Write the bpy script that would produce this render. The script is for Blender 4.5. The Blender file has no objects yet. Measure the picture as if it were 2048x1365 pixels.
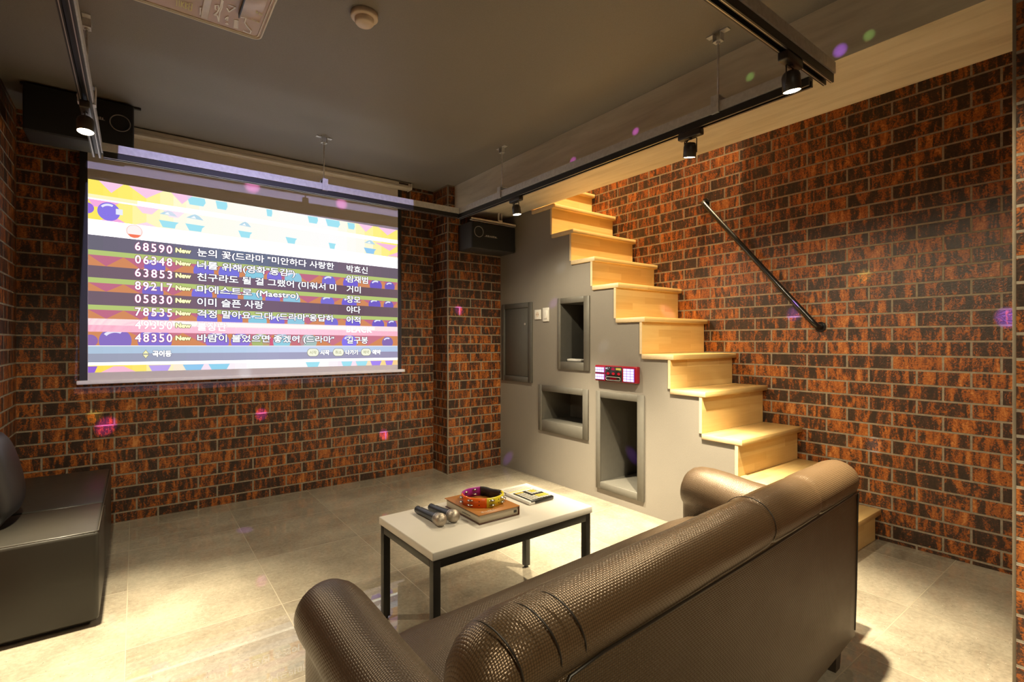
import bpy, bmesh, math, random
from mathutils import Vector, Matrix
random.seed(7)
PI = math.pi
SC = bpy.context.scene
COL = SC.collection

# ------------------------------------------------------------------ camera, world, exposure
CAM_H = 1.1
cam = bpy.data.cameras.new('camera'); camo = bpy.data.objects.new('camera', cam); COL.objects.link(camo)
camo.location = (0, 0, CAM_H)
camo.rotation_euler = (PI/2, 0, -math.radians(36.91))
cam.sensor_width = 36; cam.lens = 1001/2048*36; cam.clip_start = 0.02
SC.camera = camo
SC.view_settings.view_transform = 'Standard'; SC.view_settings.look = 'None'
SC.view_settings.exposure = 0.0; SC.view_settings.gamma = 1.0
try: SC.view_settings.use_curve_mapping = False
except Exception: pass
SC.cycles.use_denoising = True
SC.cycles.max_bounces = 8; SC.cycles.diffuse_bounces = 5; SC.cycles.glossy_bounces = 4
SC.cycles.sample_clamp_indirect = 6.0
SC.cycles.caustics_reflective = False; SC.cycles.caustics_refractive = False
w = bpy.data.worlds.new('world'); SC.world = w; w.use_nodes = True
w.node_tree.nodes['Background'].inputs[0].default_value = (1.0, .8, .6, 1)
w.node_tree.nodes['Background'].inputs[1].default_value = 0.0

WARM = (1.0, .87, .60)
LAMP_W = 600.0          # each track spotlight
STAIR_W = 2300.0         # lamp at the top of the stairwell
SPILL = 230.0           # projector spill around the picture
DISCO = 34.0            # coloured dots of the party light

# ------------------------------------------------------------------ helpers
def lin(r, g, b):
    f = lambda c: c/12.92 if c <= .04045 else ((c+.055)/1.055)**2.4
    return (f(r/255), f(g/255), f(b/255))

class NT:
    """small node-building helper"""
    def __init__(s, name):
        s.m = bpy.data.materials.new(name); s.m.use_nodes = True
        s.t = s.m.node_tree; s.n = s.t.nodes; s.l = s.t.links
        s.b = s.n['Principled BSDF']; s.out = s.n['Material Output']
    def put(s, sock, v):
        if v is None: return
        if isinstance(v, bpy.types.NodeSocket): s.l.new(v, sock)
        else:
            if hasattr(sock.default_value, '__len__') and len(sock.default_value) == 4 and len(v) == 3: v = (*v, 1)
            sock.default_value = v
    def math(s, op, a, b=None, c=None, clamp=False):
        n = s.n.new('ShaderNodeMath'); n.operation = op; n.use_clamp = clamp
        s.put(n.inputs[0], a)
        if b is not None: s.put(n.inputs[1], b)
        if c is not None: s.put(n.inputs[2], c)
        return n.outputs[0]
    def mix(s, f, a, b, mode='MIX'):
        n = s.n.new('ShaderNodeMix'); n.data_type = 'RGBA'; n.blend_type = mode
        s.put(n.inputs[0], f); s.put(n.inputs[6], a); s.put(n.inputs[7], b)
        return n.outputs[2]
    def coord(s, k='UV'):
        return s.n.new('ShaderNodeTexCoord').outputs[k]
    def pos(s):
        return s.n.new('ShaderNodeNewGeometry').outputs['Position']
    def mapping(s, v, scale=(1, 1, 1), loc=(0, 0, 0)):
        n = s.n.new('ShaderNodeMapping'); s.l.new(v, n.inputs[0])
        n.inputs['Scale'].default_value = scale; n.inputs['Location'].default_value = loc
        return n.outputs[0]
    def noise(s, v, scale=5, detail=3, rough=.5, dist=0, w=None):
        n = s.n.new('ShaderNodeTexNoise')
        if w is not None: n.noise_dimensions = '4D'; s.put(n.inputs['W'], w)
        s.l.new(v, n.inputs['Vector'])
        n.inputs['Scale'].default_value = scale; n.inputs['Detail'].default_value = detail
        n.inputs['Roughness'].default_value = rough; n.inputs['Distortion'].default_value = dist
        return n.outputs['Fac']
    def ramp(s, f, stops):
        n = s.n.new('ShaderNodeValToRGB'); s.put(n.inputs[0], f)
        e = n.color_ramp.elements
        while len(e) < len(stops): e.new(.5)
        for x, (p, c) in zip(e, stops):
            x.position = p; x.color = (*c, 1) if len(c) == 3 else c
        return n.outputs[0]
    def sep(s, v):
        n = s.n.new('ShaderNodeSeparateXYZ'); s.l.new(v, n.inputs[0]); return n.outputs
    def comb(s, x, y, z=0.0):
        n = s.n.new('ShaderNodeCombineXYZ'); s.put(n.inputs[0], x); s.put(n.inputs[1], y); s.put(n.inputs[2], z); return n.outputs[0]
    def bump(s, h, strength=.3, dist=.002, normal=None):
        n = s.n.new('ShaderNodeBump'); s.l.new(h, n.inputs['Height'])
        n.inputs['Strength'].default_value = strength; n.inputs['Distance'].default_value = dist
        if normal is not None: s.l.new(normal, n.inputs['Normal'])
        return n.outputs[0]
    def set(s, base=None, rough=None, metal=None, spec=None, normal=None, coat=None, coat_rough=None, emis=None, emis_s=None):
        for k, v in (('Base Color', base), ('Roughness', rough), ('Metallic', metal), ('Specular IOR Level', spec), ('Normal', normal),
                     ('Coat Weight', coat), ('Coat Roughness', coat_rough), ('Emission Color', emis), ('Emission Strength', emis_s)):
            s.put(s.b.inputs[k], v) if v is not None else None
        return s.m

def simple(name, col, rough=.5, metal=0, spec=.5, var=.12, scale=30, bump=0.0):
    t = NT(name); p = t.coord('Object')
    n = t.noise(p, scale, 3)
    c0 = tuple(c*(1-var) for c in col); c1 = tuple(min(1, c*(1+var)) for c in col)
    nb = None
    if bump: nb = t.bump(n, bump, .001)
    return t.set(base=t.mix(n, c0, c1), rough=rough, metal=metal, spec=spec, normal=nb)

def emit(name, col, s=1.0):
    t = NT(name); n = t.n.new('ShaderNodeEmission'); n.inputs[0].default_value = (*col, 1); n.inputs[1].default_value = s
    t.l.new(n.outputs[0], t.out.inputs[0]); t.n.remove(t.b)
    return t.m

# ------------------------------------------------------------------ materials
def brick_mat():
    t = NT('brick'); uv = t.coord('UV')
    b = t.n.new('ShaderNodeTexBrick'); t.l.new(uv, b.inputs['Vector'])
    b.inputs['Color1'].default_value = (0, 0, 0, 1); b.inputs['Color2'].default_value = (1, 1, 1, 1); b.inputs['Mortar'].default_value = (.5, .5, .5, 1)
    b.inputs['Scale'].default_value = 1; b.inputs['Mortar Size'].default_value = .0052; b.inputs['Mortar Smooth'].default_value = .25
    b.inputs['Bias'].default_value = 0; b.inputs['Brick Width'].default_value = .2155; b.inputs['Row Height'].default_value = .0768
    b.offset = .5; b.squash = 1
    rnd = t.sep(b.outputs['Color'])[0]; fac = b.outputs['Fac']
    wv = t.math('MULTIPLY', rnd, 37.0)
    n1 = t.noise(t.mapping(uv, (30, 6.5, 1)), 1.0, 2, .5, 1.0, w=wv)
    n2 = t.noise(t.mapping(uv, (48, 42, 1)), 1.0, 3, .5, 3.2, w=wv)
    f = t.math('ADD', t.math('MULTIPLY', n1, .60), t.math('MULTIPLY', n2, .46))
    rs = t.math('FRACT', t.math('MULTIPLY', rnd, 7.31))
    f = t.math('ADD', f, t.math('MULTIPLY', t.math('SUBTRACT', rs, .5), .10))
    c = t.ramp(f, [(.41, (.030, .018, .012)), (.50, (.055, .027, .017)), (.53, (.11, .038, .017)), (.56, (.24, .066, .014)), (.64, (.36, .108, .020)), (.72, (.52, .21, .06))])
    nm = t.noise(t.mapping(uv, (60, 60, 1)), 1.0, 3)
    mortar = t.ramp(nm, [(.3, (.21, .175, .128)), (.7, (.31, .26, .19))])
    col = t.mix(fac, c, mortar)
    h = t.math('ADD', t.math('SUBTRACT', 1.0, fac), t.math('MULTIPLY', n2, .35))
    rough = t.math('ADD', .40, t.math('MULTIPLY', fac, .5))
    return t.set(base=col, rough=rough, spec=.45, normal=t.bump(h, .55, .006))

def floor_mat():
    t = NT('floor_tile'); p = t.pos()
    b = t.n.new('ShaderNodeTexBrick'); t.l.new(t.mapping(p, loc=(.03+.517*4, .385+.527*4, 0)), b.inputs['Vector'])
    b.offset = 0; b.squash = 1
    b.inputs['Color1'].default_value = (0, 0, 0, 1); b.inputs['Color2'].default_value = (1, 1, 1, 1)
    b.inputs['Scale'].default_value = 1; b.inputs['Mortar Size'].default_value = .0021; b.inputs['Mortar Smooth'].default_value = .3
    b.inputs['Brick Width'].default_value = .517; b.inputs['Row Height'].default_value = .527
    rnd = t.sep(b.outputs['Color'])[0]
    n1 = t.noise(p, 3.2, 5, .6); n2 = t.noise(p, 60, 4, .7)
    f = t.math('ADD', t.math('MULTIPLY', n1, .6), t.math('MULTIPLY', n2, .4))
    f = t.math('ADD', f, t.math('MULTIPLY', t.math('SUBTRACT', rnd, .5), .10))
    c = t.ramp(f, [(.36, (.175, .148, .110)), (.5, (.25, .215, .163)), (.64, (.33, .29, .222))])
    v = t.n.new('ShaderNodeTexVoronoi'); t.l.new(p, v.inputs['Vector']); v.inputs['Scale'].default_value = 70
    sp = t.ramp(v.outputs['Distance'], [(.06, (1, 1, 1)), (.13, (0, 0, 0))])
    pick = t.sep(v.outputs['Color'])
    w_ = t.math('MULTIPLY', sp, t.math('GREATER_THAN', pick[0], .80))
    d_ = t.math('MULTIPLY', sp, t.math('LESS_THAN', pick[0], .34))
    c = t.mix(w_, c, (.55, .5, .42)); c = t.mix(d_, c, (.07, .06, .045))
    c = t.mix(b.outputs['Fac'], c, (.30, .258, .188))
    rough = t.math('ADD', .004, t.math('MULTIPLY', b.outputs['Fac'], .4))
    h = t.math('MULTIPLY', b.outputs['Fac'], -1.0)
    return t.set(base=c, rough=rough, spec=.85, normal=t.bump(h, .2, .0012))

def fabric_wall(name, c0, c1, scale=260):
    t = NT(name); p = t.pos()
    n = t.noise(p, scale, 2, .6); n2 = t.noise(p, 4, 3)
    f = t.math('ADD', t.math('MULTIPLY', n, .7), t.math('MULTIPLY', n2, .3))
    return t.set(base=t.mix(f, c0, c1), rough=.62, spec=.35, normal=t.bump(n, .35, .0015))

def beam_mat():
    t = NT('beam_sheet'); p = t.pos()
    n = t.noise(t.mapping(p, (14, 2.0, 14)), 1.0, 5, .6, .5); n2 = t.noise(t.mapping(p, (40, 3, 40)), 1, 3)
    f = t.math('ADD', t.math('MULTIPLY', n, .75), t.math('MULTIPLY', n2, .25))
    c = t.ramp(f, [(.3, (.48, .42, .32)), (.5, (.61, .55, .43)), (.7, (.70, .64, .52))])
    return t.set(base=c, rough=.5, spec=.4)

def wood_mat():
    t = NT('maple_board'); uv = t.coord('UV')
    b = t.n.new('ShaderNodeTexBrick'); t.l.new(uv, b.inputs['Vector'])
    b.offset = .37; b.inputs['Color1'].default_value = (0, 0, 0, 1); b.inputs['Color2'].default_value = (1, 1, 1, 1)
    b.inputs['Scale'].default_value = 1; b.inputs['Mortar Size'].default_value = .0; b.inputs['Brick Width'].default_value = .36; b.inputs['Row Height'].default_value = .047
    rnd = t.sep(b.outputs['Color'])[0]
    n = t.noise(t.mapping(uv, (3.5, 60, 1)), 1.0, 4, .6, .3, w=t.math('MULTIPLY', rnd, 20))
    f = t.math('ADD', t.math('MULTIPLY', n, .5), t.math('MULTIPLY', rnd, .36))
    c = t.ramp(f, [(.15, (.60, .385, .140)), (.45, (.68, .47, .19)), (.75, (.75, .56, .25))])
    return t.set(base=c, rough=.38, spec=.45, normal=t.bump(n, .08, .001))

def weave_mat(name, dark, light, cell=.0050, rough=.38, strength=.7):
    t = NT(name); uv = t.coord('UV'); s = t.sep(uv)
    U = t.math('DIVIDE', s[0], cell); V = t.math('DIVIDE', s[1], cell)
    fu = t.math('SUBTRACT', t.math('FRACT', U), .5); fv = t.math('SUBTRACT', t.math('FRACT', V), .5)
    par = t.math('FLOORED_MODULO', t.math('ADD', t.math('FLOOR', U), t.math('FLOOR', V)), 2.0)
    q = lambda a, k: t.math('SUBTRACT', 1.0, t.math('MULTIPLY', t.math('MULTIPLY', a, a), k))
    h0 = t.math('MULTIPLY', q(fv, 4.0), q(fu, 1.6)); h1 = t.math('MULTIPLY', q(fu, 4.0), q(fv, 1.6))
    h = t.math('ADD', t.math('MULTIPLY', h0, par), t.math('MULTIPLY', h1, t.math('SUBTRACT', 1.0, par)))
    n = t.noise(uv, 9, 3)
    c = t.mix(t.math('MULTIPLY', h, 1.0, clamp=True), dark, light)
    c = t.mix(t.math('MULTIPLY', n, .35), c, tuple(x*.6 for x in light))
    return t.set(base=c, rough=t.math('ADD', rough, t.math('MULTIPLY', n, .1)), spec=.6, metal=.42, normal=t.bump(h, strength, .0016))

def leather_mat():
    t = NT('black_leather'); p = t.coord('Object')
    n = t.noise(p, 8, 4, .5, .6); n2 = t.noise(p, 260, 2)
    h = t.math('ADD', n, t.math('MULTIPLY', n2, .06))
    return t.set(base=t.mix(n, (.015, .013, .010), (.024, .0205, .0155)), rough=.38, spec=.5, normal=t.bump(h, .25, .006))

def ceil_mat():
    t = NT('ceiling_paper'); p = t.pos()
    n = t.noise(p, 330, 2, .6); n2 = t.noise(p, 2.2, 3)
    f = t.math('ADD', t.math('MULTIPLY', n, .75), t.math('MULTIPLY', n2, .25))
    return t.set(base=t.mix(f, (.17, .155, .14), (.27, .248, .225)), rough=.50, spec=.35, normal=t.bump(n, .4, .0015))

M = {}
M['brick'] = brick_mat(); M['floor'] = floor_mat(); M['ceiling'] = ceil_mat()
M['grey'] = fabric_wall('grey_wall_paper', (.19, .168, .145), (.275, .245, .21))
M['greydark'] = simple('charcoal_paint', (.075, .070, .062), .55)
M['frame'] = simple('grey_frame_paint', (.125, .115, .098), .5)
M['beam'] = beam_mat(); M['wood'] = wood_mat()
M['woodend'] = simple('maple_end_grain', (.66, .50, .30), .5, scale=80)
M['plaster'] = simple('plaster', (.55, .50, .42), .7)
M['steel'] = simple('galvanised_steel', (.66, .66, .66), .42, metal=.35, scale=60, var=.25)
M['black'] = simple('black_metal', (.018, .017, .016), .42)
M['blackgloss'] = simple('black_gloss_paint', (.012, .011, .011), .25)
M['lampblack'] = simple('lamp_black_paint', (.035, .030, .026), .4)
M['cab'] = simple('speaker_black', (.030, .027, .026), .6, bump=.2, scale=200)
M['grille'] = simple('speaker_grille_cloth', (.008, .008, .008), .8, scale=400)
M['silver'] = simple('silver_trim', (.60, .57, .54), .3, metal=.7)
M['white'] = simple('white_plastic', (.72, .69, .64), .4)
M['ivory'] = simple('ivory_plastic', (.66, .55, .45), .45)
M['fabric'] = simple('screen_fabric', (.62, .58, .55), .75, var=.03)
M['case'] = simple('screen_case_white', (.68, .62, .54), .45)
M['tabletop'] = simple('white_laminate', (.62, .575, .51), .42, var=.04, scale=12)
M['blackleg'] = simple('black_steel_tube', (.016, .014, .012), .38)
M['weave'] = weave_mat('woven_brown_leatherette', (.028, .016, .008), (.125, .080, .045), cell=.0048, rough=.34, strength=.34)
M['weaveback'] = weave_mat('woven_brown_back_cloth', (.028, .016, .007), (.125, .077, .037), cell=.0050, rough=.42)
M['weaveshiny'] = weave_mat('woven_bronze_leatherette', (.036, .020, .009), (.165, .102, .052), cell=.0048, rough=.28, strength=.34)
M['leather'] = leather_mat()
M['cushion'] = simple('grey_black_cushion_leather', (.016, .014, .015), .42, bump=.3, scale=10)
M['bulb'] = emit('lamp_glow', (1.0, .84, .55), 34.0)
M['piping'] = simple('dark_piping', (.014, .010, .007), .4)
M['legwood'] = simple('dark_leg', (.022, .014, .009), .4)

# ------------------------------------------------------------------ mesh builder
class MB:
    def __init__(s):
        s.bm = bmesh.new(); s.uv = s.bm.loops.layers.uv.new('UVMap'); s.tagl = s.bm.faces.layers.int.new('hasuv')
    def face(s, pts, mi=0, smooth=False, uvs=None):
        vs = [s.bm.verts.new(p) for p in pts]
        f = s.bm.faces.new(vs); f.material_index = mi; f.smooth = smooth
        if uvs:
            f[s.tagl] = 1
            for lp, u in zip(f.loops, uvs): lp[s.uv].uv = u
        return f
    def box(s, x0, x1, y0, y1, z0, z1, mi=0, bev=0, seg=2, rot=None, smooth=False):
        r = bmesh.ops.create_cube(s.bm, size=1)
        vs = r['verts']; c = Vector(((x0+x1)/2, (y0+y1)/2, (z0+z1)/2))
        for v in vs: v.co = Vector((v.co.x*(x1-x0), v.co.y*(y1-y0), v.co.z*(z1-z0)))
        fs = list({f for v in vs for f in v.link_faces})
        if bev:
            es = list({e for v in vs for e in v.link_edges})
            rr = bmesh.ops.bevel(s.bm, geom=es, offset=bev, segments=seg, profile=.5, affect='EDGES')
            vs = list({v for f in rr['faces'] for v in f.verts} | {v for v in vs if v.is_valid})
            fs = list({f for v in vs for f in v.link_faces})
        for f in fs: f.material_index = mi; f.smooth = smooth or bool(bev)
        mat = Matrix.Translation(c) @ (rot.to_4x4() if rot else Matrix.Identity(4))
        for v in vs: v.co = mat @ v.co
        return vs
    def cyl(s, p0, p1, r0, r1=None, n=20, mi=0, cap=True, smooth=True):
        p0, p1 = Vector(p0), Vector(p1); r1 = r0 if r1 is None else r1
        d = (p1-p0).normalized(); a = d.orthogonal().normalized(); b = d.cross(a)
        A = []; B = []
        for i in range(n):
            t = 2*PI*i/n; o = a*math.cos(t)+b*math.sin(t)
            A.append(s.bm.verts.new(p0+o*r0)); B.append(s.bm.verts.new(p1+o*r1))
        for i in range(n):
            j = (i+1) % n; f = s.bm.faces.new((A[i], A[j], B[j], B[i])); f.material_index = mi; f.smooth = smooth
        if cap:
            f = s.bm.faces.new(A[::-1]); f.material_index = mi
            f = s.bm.faces.new(B); f.material_index = mi
    def rings(s, rings, mi=0, smooth=True, closed=True, cap=True, uv=True, vcols=None):
        """loft through rings of points, UVs in metres"""
        L = [[s.bm.verts.new(p) for p in r] for r in rings]
        m = len(rings[0])
        per = [0.0]
        mid = rings[len(rings)//2]
        for i in range(m): per.append(per[-1]+(Vector(mid[(i+1) % m])-Vector(mid[i])).length)
        al = [0.0]
        for k in range(len(rings)-1):
            al.append(al[-1]+sum((Vector(rings[k+1][i])-Vector(rings[k][i])).length for i in range(m))/m)
        for k in range(len(rings)-1):
            for i in range(m if closed else m-1):
                j = (i+1) % m
                f = s.bm.faces.new((L[k][i], L[k][j], L[k+1][j], L[k+1][i])); f.material_index = mi; f.smooth = smooth
                f[s.tagl] = 1
                for lp, u in zip(f.loops, ((al[k], per[i]), (al[k], per[i+1]), (al[k+1], per[i+1]), (al[k+1], per[i]))): lp[s.uv].uv = u
        if cap and closed:
            f = s.bm.faces.new(L[0][::-1]); f.material_index = mi; f.smooth = False
            f = s.bm.faces.new(L[-1]); f.material_index = mi; f.smooth = False
    def tube(s, pts, r, n=10, mi=0, closed=False, taper=False):
        pts = [Vector(p) for p in pts]; N = len(pts); rings = []
        up = None
        for i, p in enumerate(pts):
            if closed: d = (pts[(i+1) % N]-pts[i-1]).normalized()
            else: d = (pts[min(i+1, N-1)]-pts[max(i-1, 0)]).normalized()
            if up is None: up = d.orthogonal().normalized()
            up = (up-d*up.dot(d)).normalized(); b = d.cross(up)
            rr_ = r*(.15+.85*math.sin(PI*i/(N-1))**.5) if taper else r
            rings.append([p+(up*math.cos(2*PI*k/n)+b*math.sin(2*PI*k/n))*rr_ for k in range(n)])
        if closed: rings.append(rings[0])
        s.rings(rings, mi, cap=not closed)
    def lathe(s, prof, origin, axis=(0, 0, 1), n=28, mi=0, mis=None):
        o = Vector(origin); d = Vector(axis).normalized(); a = d.orthogonal().normalized(); b = d.cross(a)
        R = [[s.bm.verts.new(o+d*h+(a*math.cos(2*PI*k/n)+b*math.sin(2*PI*k/n))*max(r, 1e-5)) for k in range(n)] for r, h in prof]
        for i in range(len(prof)-1):
            for k in range(n):
                j = (k+1) % n; f = s.bm.faces.new((R[i][k], R[i][j], R[i+1][j], R[i+1][k])); f.smooth = True
                f.material_index = mis[i] if mis else mi
    def extrude(s, prof, fn, a0, a1, mi=0):
        """prof: 2D polygon, fn(p, q, a) -> 3D"""
        A = [s.bm.verts.new(fn(p, q, a0)) for p, q in prof]; B = [s.bm.verts.new(fn(p, q, a1)) for p, q in prof]
        n = len(prof)
        for i in range(n):
            j = (i+1) % n; f = s.bm.faces.new((A[i], A[j], B[j], B[i])); f.material_index = mi
        for c in (A[::-1], B):
            f = s.bm.faces.new(c); f.material_index = mi
    def xform(s, m):
        for v in s.bm.verts: v.co = m @ v.co
    def build(s, name, mats, parent=None, world=True, uvoff=(0, 0), normals=True):
        if normals: bmesh.ops.recalc_face_normals(s.bm, faces=s.bm.faces)
        for f in s.bm.faces:
            if f[s.tagl]: continue
            n = f.normal; ax = max(range(3), key=lambda i: abs(n[i]))
            for lp in f.loops:
                c = lp.vert.co
                lp[s.uv].uv = ((c.y, c.z), (c.x, c.z), (c.x, c.y))[ax]
                lp[s.uv].uv += Vector(uvoff)
        if parent is not None and world:
            off = Vector((0, 0, 0)); pp = parent
            while pp is not None: off -= pp.location; pp = pp.parent
            for v in s.bm.verts: v.co += off
        me = bpy.data.meshes.new(name); s.bm.to_mesh(me); s.bm.free()
        for m in (mats if isinstance(mats, (list, tuple)) else [mats]): me.materials.append(M[m] if isinstance(m, str) else m)
        o = bpy.data.objects.new(name, me); COL.objects.link(o)
        if parent is not None: o.parent = parent
        return o

def tag(o, label, cat, group=None):
    o['label'] = label; o['category'] = cat
    if group: o['group'] = group
    return o
def thing(name, label, cat, loc, group=None):
    o = bpy.data.objects.new(name, None); COL.objects.link(o); o.location = loc; o.empty_display_size = .05
    return tag(o, label, cat, group)
def struct(o, label=None, cat=None):
    o['kind'] = 'structure'
    if label: o['label'] = label
    if cat: o['category'] = cat
    return o

def text_mesh(body, bold=0.0, res=3, space=1.0):
    c = bpy.data.curves.new('t', 'FONT'); c.body = body; c.size = 1; c.offset = bold; c.resolution_u = res; c.fill_mode = 'FRONT'; c.space_character = space
    o = bpy.data.objects.new('t', c); COL.objects.link(o)
    dg = bpy.context.evaluated_depsgraph_get(); dg.update()
    ev = o.evaluated_get(dg); me = ev.to_mesh()
    vs = [(v.co.x, v.co.y) for v in me.vertices]; fs = [tuple(p.vertices) for p in me.polygons]
    ev.to_mesh_clear(); bpy.data.objects.remove(o); bpy.data.curves.remove(c)
    return vs, fs

# ------------------------------------------------------------------ room shell
ZC = 2.387
XL, XR, YB = -.53, 3.29, 3.862     # left wall, right wall, screen wall
YR = -1.7                          # wall behind the camera
def quad(name, pts, mat, uvs=None):
    m = MB(); m.face(pts, uvs=uvs); o = m.build(name, mat, normals=False); return struct(o)
quad('floor', [(XL, YR, 0), (XR, YR, 0), (XR, YB, 0), (XL, YB, 0)], 'floor')
quad('ceiling', [(XL, YR, ZC), (XL, YB, ZC), (2.14, YB, ZC), (2.14, YR, ZC)], 'ceiling')
def wallq(name, a, b, z0, z1, off, mat='brick'):
    """vertical quad from a to b (seen with a on the left), UV in metres with given phase"""
    a, b = Vector((*a, 0)), Vector((*b, 0)); L = (b-a).length
    zz0, zz1 = Vector((0, 0, z0)), Vector((0, 0, z1))
    return quad(name, [a+zz0, b+zz0, b+zz1, a+zz1], mat, [(off[0], z0+off[1]), (off[0]+L, z0+off[1]), (off[0]+L, z1+off[1]), (off[0], z1+off[1])])
wallq('wall_back', (XL, YB), (2.10, YB), 0, ZC, (.113, .02))
wallq('wall_left', (XL, YR), (XL, YB), 0, ZC, (.05, .02))
wallq('wall_right', (XR, 5.2), (XR, YR), 0, 6.5, (.046, .054))
wallq('wall_rear', (XR, YR), (XL, YR), 0, ZC, (0, 0))
m = MB(); m.face([(2.05, YB, 0), (2.05, 3.612, 0), (2.05, 3.612, ZC), (2.05, YB, ZC)], uvs=[(.05+.1077, .0), (.30+.1077, .0), (.30+.1077, ZC), (.05+.1077, ZC)])
m.face([(2.05, 3.612, 0), (2.70, 3.612, 0), (2.70, 3.612, ZC), (2.05, 3.612, ZC)], uvs=[(.101, 0), (.751, 0), (.751, ZC), (.101, ZC)])
struct(m.build('wall_column', 'brick', normals=False))
# the mortar bead on the two free brick corners
m = MB(); m.box(2.046, 2.056, 3.607, 3.617, 0, ZC, bev=.002); struct(m.build('trim_1', simple('mortar_bead', (.24, .20, .155), .8, bump=.5, scale=60)))
m = MB()
m.face([(2.117, .30, 0), (2.117, YR, 0), (2.117, YR, ZC), (2.117, .30, ZC)], uvs=[(.05, .03), (2.05, .03), (2.05, ZC+.03), (.05, ZC+.03)])
m.face([(XR, .30, 0), (2.117, .30, 0), (2.117, .30, 6.5), (XR, .30, 6.5)], uvs=[(0, .03), (1.173, .03), (1.173, 6.53), (0, 6.53)])
struct(m.build('wall_near', 'brick', normals=False))
m = MB(); m.box(2.1165, 2.126, .292, .3015, 0, ZC, bev=.002); struct(m.build('trim_2', simple('mortar_bead_pale', (.20, .155, .105), .8, bump=.5, scale=60)))
# concrete-look beam over the stair side
m = MB(); m.box(2.117, 2.565, .30, 3.612, 2.162, ZC+.02); struct(m.build('ceiling_beam', 'beam'))
# stairwell upper part
m = MB(); m.box(2.568, 2.60, .30, 5.2, 2.30, 6.5); struct(m.build('wall_stair_upper', 'plaster'))
quad('ceiling_stair', [(2.56, .30, 6.5), (2.56, 5.2, 6.5), (XR, 5.2, 6.5), (XR, .30, 6.5)], 'plaster')
m = MB(); m.box(2.60, XR, .30, 1.76, 2.60, 2.78); struct(m.build('ceiling_entry', 'plaster'))
wallq('wall_stair_end', (2.585, 5.2), (XR, 5.2), 2.3, 6.5, (0, 0), 'plaster')

# grey wall under the stairs, cut out round the steps and the three niches
SZ = [.172, .372, .572, .811, 1.017, 1.253, 1.490, 1.695, 1.928, 2.162, 2.410]
SY = [.983, 1.190, 1.390, 1.604, 1.814, 2.027, 2.243, 2.460, 2.675, 2.890, 3.134]
NOSE = .024; TT = .031; XG = 2.585
niches = [(2.570, 2.819, .944, 1.382), (2.581, 3.035, .476, .706), (2.089, 2.410, .124, .708)]
edges = sorted({SY[0]+NOSE} | {y+NOSE for y in SY} | {5.2} | {v for n in niches for v in n[:2]})
m = MB()
for y0, y1 in zip(edges[:-1], edges[1:]):
    yc = (y0+y1)/2
    top = 2.6
    for i, y in enumerate(SY):
        if y+NOSE <= yc: top = SZ[i]-TT
    if yc > SY[-1]+.24: top = 2.6
    zs = [0]
    for n in niches:
        if n[0] <= yc <= n[1]: zs += [n[2], n[3]]
    zs.append(top); zs = sorted(zs)
    for k in range(0, len(zs), 2):
        m.face([(XG, y1, zs[k]), (XG, y0, zs[k]), (XG, y0, zs[k+1]), (XG, y1, zs[k+1])])
struct(m.build('wall_stair', 'grey', normals=False))
m = MB(); m.box(2.60, XR-.005, SY[-1]+.25, 5.2, 2.5, 2.6); struct(m.build('floor_landing', 'wood'))

# ------------------------------------------------------------------ staircase
st = thing('staircase', 'light maple plywood staircase climbing along the brick wall', 'staircase', (2.93, 1.0, 0))
for i, (y, z) in enumerate(zip(SY, SZ)):
    zb = SZ[i-1] if i else 0.0
    m = MB(); yb = (SY[i+1]+NOSE+.001) if i+1 < len(SY) else y+.27
    m.box(2.571, 3.281, y, yb, z-TT, z, bev=.0015, seg=1)
    for f in m.bm.faces:
        if f.normal.x < -.9: f.material_index = 1
    m.build('tread', ['wood', 'woodend'], st)
    m = MB(); m.box(2.574, 3.268, y+NOSE, y+NOSE+.018, zb+.0005, z-TT-.0005)
    m.bm.normal_update()
    for f in m.bm.faces:
        if f.normal.x < -.9: f.material_index = 1
    m.build('riser', ['wood', 'woodend'], st)

# handrail
hr = thing('handrail', 'black steel pipe handrail slanting across the right brick wall', 'handrail', (3.24, 1.7, 1.6))
p0, p1 = Vector((3.235, 2.05, 2.10)), Vector((3.235, 1.29, 1.185))
m = MB(); d = (p1-p0).normalized()
m.tube([p0+Vector((.055, .0, .0)), p0+Vector((.03, 0, 0)), p0+d*.012+Vector((.008, 0, 0)), p0+d*.04, p1-d*.04, p1-d*.012+Vector((.008, 0, 0)), p1+Vector((.03, 0, 0)), p1+Vector((.055, 0, 0))], .0165, 14)
m.build('pipe', 'blackgloss', hr)
for p in (p0, p1):
    m = MB(); m.cyl(p+Vector((.047, 0, 0)), p+Vector((.0545, 0, 0)), .03, n=24); m.build('wall_flange', 'blackgloss', hr)

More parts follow.
